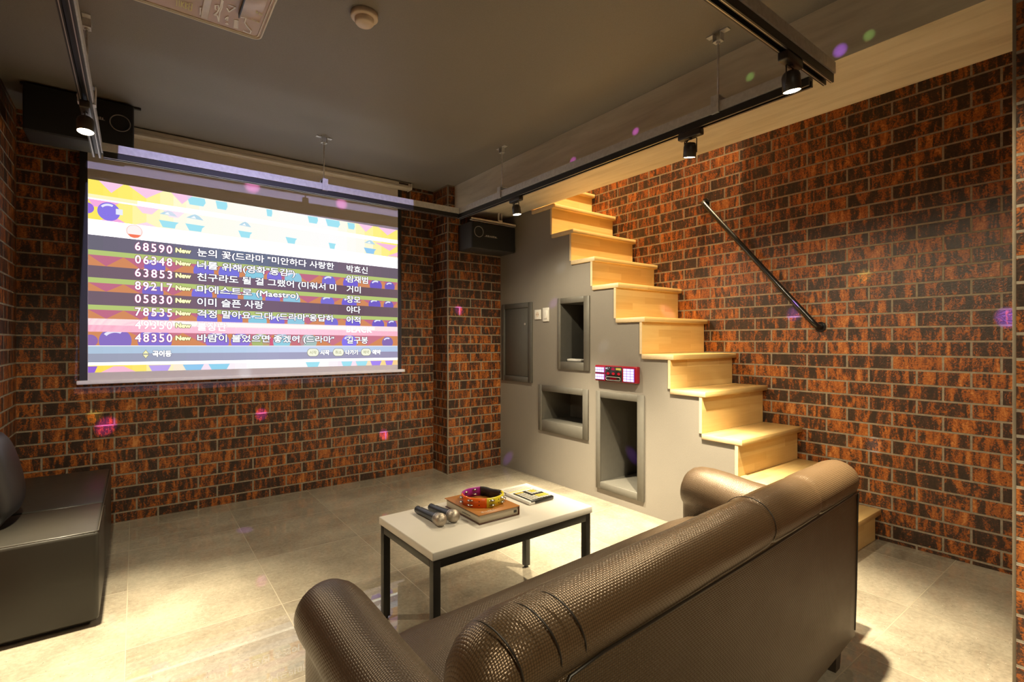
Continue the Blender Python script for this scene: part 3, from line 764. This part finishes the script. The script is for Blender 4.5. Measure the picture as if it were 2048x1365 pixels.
# lamp in the upper stairwell
L = bpy.data.lights.new('stairwell_lamp', 'POINT'); L.energy = STAIR_W; L.color = (1, .78, .45); L.shadow_soft_size = .05
lo = bpy.data.objects.new('stairwell_lamp', L); COL.objects.link(lo); lo.location = (2.93, 1.67, 6.2)
spotlight('added fill spotlight at the rear end of the left wall rail, behind the viewer', -.157, -.95, False, (1.0, -.25, 0), LAMP_W*.32, size=100, blend=1)  # unseen fixture, added as fill light for the sofa back and room

# ceiling projector, out of the frame above the viewer
t = thing('projector', 'white ceiling projector hanging behind the crossing rail, facing the screen', 'projector', (.75, 0, 1.93))
m = MB(); m.box(.60, .90, -.16, .10, 1.935, 2.035, bev=.012, seg=3); m.build('housing', 'white', t)
m = MB(); m.lathe([(.034, 0), (.036, .03), (.030, .032), (.028, .012), (0, .010)], (.75, .095, 1.99), (0, 1, 0), 24); m.build('lens', 'black', t)
m = MB(); m.cyl((.75, -.03, 2.035), (.75, -.03, ZC-.006), .018); m.box(.69, .81, -.09, .03, ZC-.008, ZC-.0005); m.build('ceiling_mount', 'steel', t)

# projector spill light: a lens that fills a rectangle a little larger than the picture
PJ = Vector((.75, .15, 1.99)); TG = Vector((.74, YS, 1.50))
L = bpy.data.lights.new('projector_beam', 'SPOT'); L.energy = SPILL; L.color = lin(205, 200, 255); L.spot_size = math.radians(60); L.spot_blend = 0; L.shadow_soft_size = .004
L.use_nodes = True; nt = L.node_tree; ln = nt.nodes; em = ln.get('Emission') or ln.new('ShaderNodeEmission')
tc = ln.new('ShaderNodeTexCoord'); sp_ = ln.new('ShaderNodeSeparateXYZ'); nt.links.new(tc.outputs['Normal'], sp_.inputs[0])
def lm(op, a, b=None):
    n = ln.new('ShaderNodeMath'); n.operation = op
    for i, v in enumerate((a, b)):
        if v is None: continue
        if isinstance(v, bpy.types.NodeSocket): nt.links.new(v, n.inputs[i])
        else: n.inputs[i].default_value = v
    return n.outputs[0]
zz = lm('ABSOLUTE', sp_.outputs[2]); hx = lm('ABSOLUTE', lm('DIVIDE', sp_.outputs[0], zz)); hy = lm('ABSOLUTE', lm('DIVIDE', sp_.outputs[1], zz))
msk = lm('MULTIPLY', lm('LESS_THAN', hx, .268), lm('LESS_THAN', hy, .182))
nt.links.new(msk, em.inputs['Strength'])
lo = bpy.data.objects.new('projector_beam', L); COL.objects.link(lo); lo.location = PJ; lo.rotation_euler = (TG-PJ).to_track_quat('-Z', 'Y').to_euler()

# party light dots
DC = {'m': (1, .10, .75), 'p': (.85, .15, 1), 'v': (.40, .12, 1), 'pk': (1, .25, .75), 'yl': (1, .75, .15), 'w': (.75, .9, 1), 'wb': (.65, .8, 1), 'wy': (1, .9, .6), 'g': (.45, 1, .25)}
dots = [('m', -.144, 3.86, .59, 9), ('yl', -.199, 3.86, .655, 7), ('m', .703, 3.86, .587, 7), ('p', 1.604, 3.86, .346, 7), ('p', 2.158, 3.61, 1.358, 7), ('v', 2.585, 3.50, .08, 8),
        ('v', .506, 3.26, 0, 8), ('v', 2.585, 2.906, 1.393, 7), ('w', 2.585, 2.821, 1.658, 8), ('w', 2.585, 2.388, 1.061, 8), ('v', 2.9, 2.40, .275, 8), ('pk', 3.144, 2.27, 1.31, 9),
        ('wy', 3.138, 1.85, .81, 8), ('v', 2.702, 1.444, .572, 9), ('v', 3.29, 1.444, 1.271, 8), ('yl', 3.29, 1.067, 1.467, 7), ('v', 3.29, .485, 1.21, 8), ('wb', 3.29, 1.019, .519, 7),
        ('v', 2.117, .764, 2.194, 4.5), ('g', 2.117, .671, 2.205, 3.6), ('g', 2.117, 1.109, 2.24, 3.6), ('p', 2.117, 1.728, 2.212, 3.6), ('p', 2.117, 2.203, 2.196, 3.6), ('pk', .639, YS, 2.163, 9), ('pk', 1.248, YS, 2.143, 8),
        ('w', .593, YS, .884, 8)]
DSRC = Vector((.85, .95, 2.34))
for k, x, y, z, r in dots:
    tg = Vector((x, y, z)); dd = (tg-DSRC).length
    L = bpy.data.lights.new('party_light_dot', 'SPOT'); L.color = DC[k]; L.energy = DISCO*9*dd*dd/10*(4.5 if (y in (3.86, 3.61) or x == 3.29) else 1.0)*(.35 if k in ('w', 'wb', 'g', 'wy', 'yl') else 1); L.spot_size = 2*math.atan(r*.0065/dd); L.spot_blend = 1; L.shadow_soft_size = .001
    lo = bpy.data.objects.new('party_light_dot', L); COL.objects.link(lo); lo.location = DSRC; lo.rotation_euler = (tg-DSRC).to_track_quat('-Z', 'Y').to_euler()

t = thing('party_light', 'small dome party light on the ceiling throwing coloured dots', 'party light', (.85, .95, ZC))
m = MB(); m.lathe([(0, 0), (.05, 0), (.05, -.018), (.038, -.020), (.030, -.034), (.0, -.040)], (.85, .95, ZC-.0005), (0, 0, 1), 28); m.build('dome', 'white', t)

# ------------------------------------------------------------------ ceiling fittings
t = thing('smoke_detector', 'round ivory smoke detector on the dark ceiling', 'smoke detector', (.718, 1.922, ZC))
m = MB(); m.lathe([(0, 0), (.052, 0), (.052, -.016), (.048, -.020), (.036, -.021)], (.718, 1.922, ZC-.0005), (0, 0, 1), 40); m.build('base', 'ivory', t)
m = MB(); m.lathe([(.037, -.0205), (.036, -.036), (.031, -.042), (0, -.043)], (.718, 1.922, ZC), (0, 0, 1), 40); m.build('cap', 'ivory', t)

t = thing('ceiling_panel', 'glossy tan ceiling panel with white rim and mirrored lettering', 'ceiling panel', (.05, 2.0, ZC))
PX0, PX1, PY0, PY1, R_ = -.32, .418, 1.72, 2.336, .03
def rr(x0, x1, y0, y1, r, n=8):
    pts = []
    for cx, cy, a0 in ((x1-r, y0+r, -PI/2), (x1-r, y1-r, 0), (x0+r, y1-r, PI/2), (x0+r, y0+r, PI)):
        for k in range(n+1): pts.append((cx+r*math.cos(a0+PI/2*k/n), cy+r*math.sin(a0+PI/2*k/n)))
    return pts
m = MB(); m.extrude(rr(PX0, PX1, PY0, PY1, R_), lambda p, q, a: (p, q, a), ZC-.012, ZC-.0005); m.build('panel', simple('tan_gloss_acrylic', (.50, .36, .26), .18, var=.05, scale=4), t)
m = MB()
m.tube([(p, q, ZC-.012) for p, q in rr(PX0, PX1, PY0, PY1, R_)], .0045, 8, closed=True); m.tube([(p, q, ZC-.013) for p, q in rr(PX0+.012, PX1-.012, PY0+.012, PY1-.012, R_*.7)], .0025, 8, closed=True)
m.build('white_rim', 'white', t)
m = MB(); m.box(.201, .226, PY0+.015, 2.302, ZC-.018, ZC-.0115, bev=.002); m.build('divider_strip', simple('pearl_strip', (.62, .54, .48), .25), t)
m = MB(); m.box(.322, .392, 1.80, 2.194, ZC-.022, ZC-.0115, bev=.002); m.build('brown_plate', simple('brown_plate_gloss', (.50, .33, .17), .2), t)
m = MB(); m.box(.318, .322, 1.80, 2.196, ZC-.030, ZC-.0115); m.build('plate_edge', 'black', t)
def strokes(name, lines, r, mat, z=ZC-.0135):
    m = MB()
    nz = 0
    for ln_ in lines:                                   # one flat ribbon per stroke of the mirrored marks
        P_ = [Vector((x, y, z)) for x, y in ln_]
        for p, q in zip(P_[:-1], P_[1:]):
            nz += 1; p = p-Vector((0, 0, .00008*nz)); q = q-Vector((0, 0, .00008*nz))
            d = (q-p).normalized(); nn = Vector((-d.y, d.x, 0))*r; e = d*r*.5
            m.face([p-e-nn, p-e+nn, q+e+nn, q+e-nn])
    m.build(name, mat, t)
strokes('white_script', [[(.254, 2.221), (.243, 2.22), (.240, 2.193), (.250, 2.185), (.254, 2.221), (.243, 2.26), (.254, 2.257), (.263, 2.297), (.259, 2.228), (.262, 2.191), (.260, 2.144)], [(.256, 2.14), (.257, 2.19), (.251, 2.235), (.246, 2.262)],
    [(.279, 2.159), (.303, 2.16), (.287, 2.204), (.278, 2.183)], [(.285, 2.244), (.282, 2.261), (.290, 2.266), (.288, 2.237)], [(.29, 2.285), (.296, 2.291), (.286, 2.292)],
    [(.33, 2.21), (.346, 2.203), (.347, 2.24), (.36, 2.262), (.377, 2.283), (.377, 2.306), (.351, 2.302)], [(.196, 2.24), (.205, 2.238), (.208, 2.281), (.2, 2.288), (.196, 2.24)]], .0022, simple('white_stroke', (.92, .90, .86), .4))
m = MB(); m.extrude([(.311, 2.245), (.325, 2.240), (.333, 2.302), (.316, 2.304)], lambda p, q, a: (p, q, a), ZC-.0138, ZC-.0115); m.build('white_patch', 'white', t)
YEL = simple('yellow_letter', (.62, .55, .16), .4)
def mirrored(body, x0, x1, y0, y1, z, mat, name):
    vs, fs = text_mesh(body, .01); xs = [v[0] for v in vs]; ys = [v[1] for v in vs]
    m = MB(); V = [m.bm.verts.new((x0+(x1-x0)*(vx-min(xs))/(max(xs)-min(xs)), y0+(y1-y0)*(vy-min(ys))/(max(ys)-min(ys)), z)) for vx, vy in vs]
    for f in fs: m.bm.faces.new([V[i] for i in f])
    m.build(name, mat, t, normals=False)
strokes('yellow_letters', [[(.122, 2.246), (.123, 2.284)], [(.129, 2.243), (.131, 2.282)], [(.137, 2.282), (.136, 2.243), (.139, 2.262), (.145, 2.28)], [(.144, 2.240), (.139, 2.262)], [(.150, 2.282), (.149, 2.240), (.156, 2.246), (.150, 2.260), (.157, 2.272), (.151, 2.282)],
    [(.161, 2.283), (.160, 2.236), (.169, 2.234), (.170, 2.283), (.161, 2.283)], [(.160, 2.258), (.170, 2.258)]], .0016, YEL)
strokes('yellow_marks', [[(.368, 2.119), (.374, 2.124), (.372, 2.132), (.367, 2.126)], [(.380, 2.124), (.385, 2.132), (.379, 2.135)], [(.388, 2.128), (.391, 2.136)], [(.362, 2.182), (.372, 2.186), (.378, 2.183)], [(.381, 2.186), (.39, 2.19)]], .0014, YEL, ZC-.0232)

# ------------------------------------------------------------------ table and the things on it
ZT = .40; TA = math.radians(1.2); TC = Vector((1.160, 1.702, 0))
t = thing('coffee_table', 'low white-topped coffee table on black steel legs', 'table', TC); t.rotation_euler = (0, 0, TA)
TL, TW = .766, .436
def lb(name, mats, *boxes, bev=.0015):
    m = MB()
    for b in boxes: m.box(*b, bev=bev)
    return m.build(name, mats, t, world=False)
lb('tabletop', 'tabletop', (-TL/2, TL/2, -TW/2, TW/2, ZT-.029, ZT), bev=.0035)
for sx in (-1, 1):
    for sy in (-1, 1):
        x0 = sx*(TL/2-.006); x1 = sx*(TL/2-.034); y0 = sy*(TW/2-.006); y1 = sy*(TW/2-.034)
        lg = lb('leg', 'blackleg', (min(x0, x1), max(x0, x1), min(y0, y1), max(y0, y1), .010, ZT-.0295))
        m = MB(); m.cyl(((x0+x1)/2, (y0+y1)/2, 0), ((x0+x1)/2, (y0+y1)/2, .0105), .010, n=16); m.build('foot', 'black', lg, world=False)
lb('apron_frame', 'blackleg', (-TL/2+.034, TL/2-.034, -TW/2+.006, -TW/2+.034, ZT-.060, ZT-.0295), (-TL/2+.034, TL/2-.034, TW/2-.034, TW/2-.006, ZT-.060, ZT-.0295),
   (-TL/2+.006, -TL/2+.034, -TW/2+.034, TW/2-.034, ZT-.060, ZT-.0295), (TL/2-.034, TL/2-.006, -TW/2+.034, TW/2-.034, ZT-.060, ZT-.0295))

MESH = simple('microphone_mesh', (.46, .40, .33), .38, metal=.75, scale=500, var=.35, bump=.8)
BODY = simple('microphone_body', (.030, .036, .042), .35)
def mic(label, tail, head, mark):
    tail, head = Vector(tail), Vector(head); d = (head-tail).normalized(); L_ = (head-tail).length
    t = thing('microphone', label, 'microphone', ((tail+head)/2)*1.0, 'wireless microphones on the table')
    t.location.z = ZT
    m = MB(); m.lathe([(0, 0), (.012, 0), (.0145, .004), (.0150, L_*.45), (.0175, L_*.72), (.0180, L_*.74), (0, L_*.74)], tail, d, 28); m.build('handle', BODY, t)
    m = MB(); m.lathe([(.018, L_*.74), (.0215, L_*.76), (.0235, L_*.79), (.0235, L_*.80)], tail, d, 28); m.build('collar', 'silver', t)
    m = MB(); c_ = L_-.0245; prof = [(.0225, L_*.80)]
    for k in range(13):
        q = -.25+(PI/2+.25)*k/12; prof.append((.0248*math.cos(q), c_+.0245*math.sin(q)))
    m.lathe(prof, tail, d, 32); m.build('grille', MESH, t)
    m = MB(); up = Vector((0, 0, 1)); side = d.cross(up).normalized()
    pts = [tail+d*(.03+.006*k)+up*.0155+side*(.002*(k % 2)) for k in range(4 if mark else 2)]
    m.tube(pts, .0012, 6); m.build('print', 'white', t)
    return t
mic('leftmost black wireless microphone with silver mesh head on the table', (.915, 1.862, ZT+.0150), (.921, 1.652, ZT+.0250), False)
mic('black wireless microphone lying between the other microphone and the brown book', (.972, 1.855, ZT+.0150), (.982, 1.657, ZT+.0250), True)

# songbook
t = thing('song_book', 'thick brown hardcover song book under the tambourine', 'book', (1.135, 1.722, ZT))
COVER = simple('tan_brown_cover', (.40, .155, .030), .42, var=.10, scale=20)
PAGES = simple('cream_page_edges', (.60, .53, .41), .7)
tp = NT('page_edges'); p_ = tp.coord('Object'); wn = tp.noise(tp.mapping(p_, (3, 3, 900)), 1, 2)
PAGES = tp.set(base=tp.mix(wn, (.40, .34, .24), (.66, .58, .45)), rough=.7)
bz = ZT+.0005
m = MB(); m.box(1.041, 1.234, 1.592, 1.856, bz, bz+.003, bev=.001, seg=1); m.build('back_cover', simple('dark_brown_cover', (.07, .025, .012), .5), t)
m = MB(); m.box(1.046, 1.230, 1.597, 1.851, bz+.003, bz+.0345, bev=.001, seg=1); m.build('page_block', PAGES, t)
m = MB(); m.box(1.038, 1.234, 1.590, 1.856, bz+.0345, bz+.038, bev=.001, seg=1); m.build('front_cover', COVER, t)
m = MB(); m.box(1.2305, 1.2345, 1.592, 1.856, bz+.002, bz+.0365, bev=.001, seg=1); m.build('spine', simple('spine_brown', (.14, .05, .018), .5), t)
m = MB(); m.box(1.208, 1.222, 1.5958, 1.5972, bz+.012, bz+.022); m.build('page_tab', 'black', t)
m = MB()
lx = 1.064
for k, (wd, hh) in enumerate(((.009, .010), (.004, .003), (.004, .003), (.010, .010), (.004, .011), (.008, .010))):
    if k in (0, 3, 5):
        m.tube([(lx, 1.607, bz+.0384), (lx+.001, 1.607+hh, bz+.0384), (lx+wd*.5, 1.607+hh*.45, bz+.0384), (lx+wd, 1.607+hh, bz+.0384), (lx+wd, 1.607, bz+.0384)] if k == 3 else [(lx+wd, 1.607+hh, bz+.0384), (lx, 1.607+hh*.8, bz+.0384), (lx, 1.607+.002, bz+.0384), (lx+wd, 1.607, bz+.0384)], .0009, 6)
    else: m.box(lx, lx+.003, 1.607, 1.607+hh, bz+.0378, bz+.0388)
    lx += wd+.004
m.build('cover_lettering', simple('gold_white_foil', (.75, .66, .5), .35), t)
m = MB(); m.tube([(1.0455, 1.725-.004*k, bz+.012+.004*abs(math.sin(k*1.9))) for k in range(16)], .0008, 5); m.build('signature', 'black', t)

# tambourine
t = thing('tambourine', 'orange, yellow and purple tambourine with black grip on the brown book', 'tambourine', (1.14, 1.722, bz+.038))
TZ0 = bz+.0385; TZ1 = TZ0+.037
TAM = [simple('tambourine_orange', (.80, .13, .012), .3), simple('tambourine_yellow', (.72, .60, .035), .3), simple('tambourine_purple', (.33, .020, .27), .3), simple('tambourine_grip_black', (.020, .016, .016), .45)]
cx, cy = 1.142, 1.722
path = []
NS = 96
for k in range(NS):
    a = 2*PI*k/NS; r = .084
    dgr = math.degrees(a)
    da = abs((dgr-18+180) % 360-180)
    if da < 48: r -= .024*(.5+.5*math.cos(PI*da/48))
    path.append((cx+r*math.cos(a), cy+r*math.sin(a)*.98, dgr))
def sect(d):
    if 62 <= d < 150: return 2
    if 150 <= d < 246: return 0
    if 246 <= d < 338: return 1
    return 3
for mi, nm in enumerate(('orange_rim', 'yellow_rim', 'purple_rim', 'black_grip')):
    ks = [k for k in range(NS) if sect(path[k][2]) == mi]
    if mi == 3: ks = [k for k in ks if path[k][2] > 180]+[k for k in ks if path[k][2] < 180]
    ks = ks+[(ks[-1]+1) % NS]
    m = MB(); rings = []
    for k in ks:
        x, y, dg_ = path[k]; x2, y2, _ = path[(k+1) % NS]; x1_, y1_, _ = path[k-1]
        nrm = Vector((y2-y1_, -(x2-x1_), 0)).normalized(); c_ = Vector((x, y, 0)); th = .004 if mi != 3 else .0055
        top = TZ1-(.0 if mi != 3 else .0)
        rings.append([c_+nrm*th+Vector((0, 0, TZ0)), c_+nrm*th+Vector((0, 0, top-.002)), c_+nrm*(th-.002)+Vector((0, 0, top)), c_-nrm*(th-.002)+Vector((0, 0, top)), c_-nrm*th+Vector((0, 0, top-.002)), c_-nrm*th+Vector((0, 0, TZ0))])
    m.rings(rings, 0); m.build(nm, TAM[mi], t)
JING = simple('jingle_chrome', (.62, .58, .52), .18, metal=1)
for a in (84, 118, 166, 205, 264, 302, 330):
    k = int(a/360*NS); x, y, _ = path[k]; nrm = Vector((math.cos(math.radians(a)), math.sin(math.radians(a)), 0))
    for zc in (TZ0+.0095, TZ0+.0275):
        m = MB(); c_ = Vector((x, y, zc))+nrm*.001
        for dz in (-.0028, .0028): m.lathe([(.0, dz*.9), (.005, dz*1.0), (.0135, dz*.2), (.0135, dz*.2+.0008), (.005, dz*1.0+.001), (0, dz*.9+.001)], c_, (0, 0, 1), 20)
        m.cyl(c_-Vector((0, 0, .0065)), c_+Vector((0, 0, .0065)), .0012, n=8)
        m.build('jingle', JING, t)
for a in (228, 284):
    for zc in (TZ0+.012, TZ0+.026):
        nrm = Vector((math.cos(math.radians(a)), math.sin(math.radians(a))*.98, 0)); p = Vector((cx, cy, zc))+nrm*.0875
        m = MB(); m.cyl(p, p+nrm*.0016, .0022, n=10); m.build('rivet', 'piping', t)

# big song remote
t = thing('song_remote', 'white song remote with black keypad of yellow and grey keys on the table', 'remote', (1.405, 1.752, ZT))
m = MB(); m.box(1.335, 1.474, 1.653, 1.865, ZT+.0005, ZT+.016, bev=.006, seg=3); m.build('shell', 'white', t)
m = MB(); m.box(1.345, 1.470, 1.652, 1.785, ZT+.012, ZT+.0185, bev=.002, seg=2); m.box(1.365, 1.470, 1.6515, 1.656, ZT+.004, ZT+.0175, bev=.001, seg=1); pad = m.build('keypad', 'blackgloss', t)
KY, KG = simple('yellow_key', (.70, .52, .07), .4), simple('grey_key', (.55, .52, .46), .45)
for i in range(8):
    for j in range(7):
        x0 = 1.349+.0149*i; y0 = 1.663+.0168*j
        if (j == 3 and i > 3) or (i == 3 and j > 2): continue
        yel = (i > 3 and 0 < j < 3) or (i < 3 and j > 5) or (i in (5, 6) and j > 4)
        m = MB(); m.box(x0, x0+.0122, y0, y0+.0128, ZT+.018, ZT+.0205, bev=.001, seg=1); m.build('key', KY if yel else KG, pad)
m = MB(); m.box(1.342, 1.468, 1.806, 1.812, ZT+.0155, ZT+.0166); m.build('yellow_stripe', KY, t)
LK = simple('pale_letter_key', (.46, .43, .38), .5)
for i in range(12):
    for j in range(3):
        m = MB(); m.box(1.344+.0104*i, 1.344+.0104*i+.008, 1.820+.013*j, 1.820+.013*j+.008, ZT+.0155, ZT+.0167); m.build('letter_key', LK, t)

# ------------------------------------------------------------------ sofa
SA = math.radians(3.1)
so = thing('sofa', 'brown woven leatherette two-seat sofa seen from behind with rolled back', 'sofa', (0, 0, 0)); 
so.location = (1.24*math.cos(SA)-.55*math.sin(SA), 1.24*math.sin(SA)+.55*math.cos(SA), 0); so.rotation_euler = (0, 0, SA)
S0, T0 = 1.24, .55                       # local = (s - S0, t - T0)
def sb(m, name, mat, parent=so):
    m.xform(Matrix.Translation((-S0, -T0, 0))); return m.build(name, mat, parent, world=False)
SL, SR = .545, 1.982
# rear panel: slightly bowed, follows the roll at the top
m = MB(); rings = []
for k in range(25):
    s_ = SL+(SR-SL)*k/24; bow = .006*math.sin(PI*k/24)
    rings.append([(s_, .553-bow, .10), (s_, .549-bow, .25), (s_, .546-bow, .42), (s_, .545-bow, .56), (s_, .548-bow, .635), (s_, .60, .635), (s_, .63, .50), (s_, .64, .30), (s_, .64, .10)])
m.rings(rings); sb(m, 'back_panel', 'weaveback')
# rolled top
def roll_ring(s_, k=1.0, sag=0.0):
    pts = []; n = 28
    for i in range(n):
        a = 2*PI*i/n; r = .062*k
        lw = -.013*(1-(s_-RL)/(RR-RL))-(.080 if s_ < 1 else .028)*(1-k)
        pts.append((s_, .602+1.12*r*math.cos(a)-.004, .632+sag+lw+1.05*r*math.sin(a)))
    return pts
m = MB(); rings = []
RL, RR = .392, 2.012
import itertools
stations = [(RL, .30), (RL+.006, .52), (RL+.018, .72), (RL+.036, .86), (RL+.06, .95), (RL+.10, 1.0)]
for s_, k in stations: rings.append(roll_ring(s_, k))
seams = (1.30, 1.62)
s_ = RL+.13
while s_ < RR-.11:
    dmin = min(abs(s_-q) for q in seams); k = 1.0-.05*math.exp(-(dmin/.012)**2)+.006*math.sin(s_*23)
    rings.append(roll_ring(s_, k)); s_ += .0125
for s_, k in ((RR-.10, 1.0), (RR-.06, .96), (RR-.036, .87), (RR-.018, .72), (RR-.006, .52), (RR, .30)): rings.append(roll_ring(s_, k))
m.rings(rings); ro = sb(m, 'back_roll', 'weaveshiny')
# seams, pleats and piping on the roll
m = MB()
for q in (1.30,):
    m.tube([(q, .598+.0625*1.10*math.cos(a), .632+.0625*1.02*math.sin(a)) for a in [PI*(.15+1.05*i/20) for i in range(21)]], .0013, 6, taper=True)
sb(m, 'seam', 'piping', ro)
m = MB()
for j, q in enumerate((.47, .545, .60)):
    m.tube([(q-.05+.05*(i/16)**.7, .598+.0645*1.12*math.cos(a), .632+.0645*1.05*math.sin(a)) for i, a in enumerate([PI*(.55+.60*i/16) for i in range(17)])], .0017, 6, taper=True)
sb(m, 'pleat', 'piping', ro)
m = MB(); m.tube([(SL+.001, .552, .12), (SL+.001, .548, .25), (SL+.001, .545, .42), (SL+.004, .543, .54), (SL+.025, .538, .578), (SL+.10, .536, .586), (1.24, .531, .592), (SR-.03, .535, .597), (SR-.004, .541, .585), (SR-.001, .5445, .54), (SR-.001, .546, .42), (SR-.001, .549, .25), (SR-.001, .553, .12)], .003, 8); sb(m, 'piping', 'piping')
# seat
m = MB(); rings = []
for k in range(21):
    s_ = .49+(2.0-.49)*k/20; e = .012*(1-min(1, min(k, 20-k)/2))
    rings.append([(s_, .62, .12+e), (s_, .62, .34-e), (s_, .80, .352-e), (s_, 1.02, .362-e), (s_, 1.13, .360-e), (s_, 1.175, .348-e), (s_, 1.198, .322-e), (s_, 1.205, .285), (s_, 1.20, .22), (s_, 1.195, .12+e)])
m.rings(rings); sb(m, 'seat', 'weave')
# inner back cushion
m = MB(); rings = []
for k in range(13):
    s_ = .50+(1.99-.50)*k/12
    rings.append([(s_, .62, .30), (s_, .735, .34), (s_, .72, .45), (s_, .69, .55), (s_, .655, .62), (s_, .61, .63)])
m.rings(rings); sb(m, 'back_cushion', 'weave')
# arms: keyhole section, roll on top, swept front to back
def arm(sc, R_arm):
    m = MB(); rings = []
    def ring(t_, zt, k=1.0, drop=1.0):
        r = R_arm*k; zc = zt-R_arm; pts = []; n = 22
        a0, a1 = -PI*.28, PI*1.28
        for i in range(n):
            a = a0+(a1-a0)*i/(n-1); pts.append((sc+r*math.cos(a), t_, zc+r*math.sin(a)))
        nk = R_arm*.62*k
        pts += [(sc-nk, t_, zc-.10*k), (sc-nk, t_, zc-.20*k), (sc-nk*.98, t_, .10+.25*(1-k)), (sc+nk*.98, t_, .10+.25*(1-k)), (sc+nk, t_, zc-.20*k), (sc+nk, t_, zc-.10*k)]
        return pts
    for t_, zt, k in ((.60, .505, .97), (.66, .508, 1.0), (.75, .508, 1.0), (.85, .514, 1.0), (.95, .522, 1.0), (1.05, .536, 1.0), (1.12, .542, 1.0), (1.165, .542, .985), (1.195, .540, .93), (1.215, .536, .84), (1.228, .532, .68), (1.234, .528, .45)):
        zt2 = zt-R_arm*(1-k)*.35
        rings.append(ring(t_, zt2, k))
    m.rings(rings); return sb(m, 'arm', 'weave')
arm(.426, .079); arm(2.074, .095)
for s_, t_ in ((.52, .60), (1.905, .60), (.52, 1.15), (1.96, 1.15)):
    m = MB(); m.rings([[(s_+dx*w_, t_+dy*w_, z) for dx, dy in ((-1, -1), (1, -1), (1, 1), (-1, 1))] for z, w_ in ((0, .020), (.105, .026))], smooth=False); sb(m, 'leg', 'legwood')

# ------------------------------------------------------------------ bench and cushion
t = thing('bench_seat', 'long black leather bench along the left brick wall', 'bench', (-.32, 3.1, 0))
BX0, BX1, BY0, BY1, BZ = XL+.006, -.118, 2.515, 3.715, .365
for nm, a, b in (('front_block', BY0-.004, 2.954), ('rear_block', 2.957, BY1)):
    m = MB(); m.box(BX0, BX1+.003, a, b, .016, BZ, bev=.017, seg=4); m.build(nm, 'leather', t)
m = MB(); m.tube([(BX0+.01, 2.955, BZ-.004), (BX1-.008, 2.955, BZ-.004), (BX1+.002, 2.955, BZ-.02), (BX1+.003, 2.955, BZ-.07)], .003, 8)
m.tube([(BX0+.01, BY0+.004, BZ-.004), (BX1-.010, BY0+.003, BZ-.003), (BX1, BY0+.012, BZ-.003), (BX1, BY1-.02, BZ-.003)], .0025, 8); m.build('piping', simple('leather_piping', (.03, .026, .02), .35), t)
m = MB(); m.box(BX0+.02, BX1-.03, BY0+.03, BY1-.03, 0, .017); m.build('plinth', 'black', t)
m = MB(); W = .20; rings = []
N = 15
cu = thing('cushion', 'puffy dark cushion leaning on the left wall upon the black bench', 'cushion', (-.45, 2.93, BZ))
def pil(u, v, sgn):
    e = max(0, (1-abs(u)**3.2)*(1-abs(v)**3.2))**.5
    k = 1-.06*(abs(u*v))
    return (sgn*.072*e, u*.18*(1-.05*(1-abs(v))*0)*k, v*.185*k)
R3 = Matrix.Translation((-.462, 2.90, BZ+.187)) @ Matrix.Rotation(math.radians(-12), 4, 'Y')
for sgn in (1, -1):
    g = [[m.bm.verts.new(R3 @ Vector(pil(-1+2*i/(N-1), -1+2*j/(N-1), sgn))) for j in range(N)] for i in range(N)]
    for i in range(N-1):
        for j in range(N-1):
            f = m.bm.faces.new((g[i][j], g[i+1][j], g[i+1][j+1], g[i][j+1])); f.smooth = True
bmesh.ops.remove_doubles(m.bm, verts=m.bm.verts, dist=.0005)
m.build('cover', 'cushion', cu)
m = MB(); pts = []
for q in range(4):
    for k in range(12):
        s_ = -1+2*k/12; u, v = ((s_, -1), (1, s_), (-s_, 1), (-1, -s_))[q]; pts.append(R3 @ Vector(pil(u, v, 0)))
m.tube(pts, .004, 6, closed=True); m.build('piping', 'black', cu)
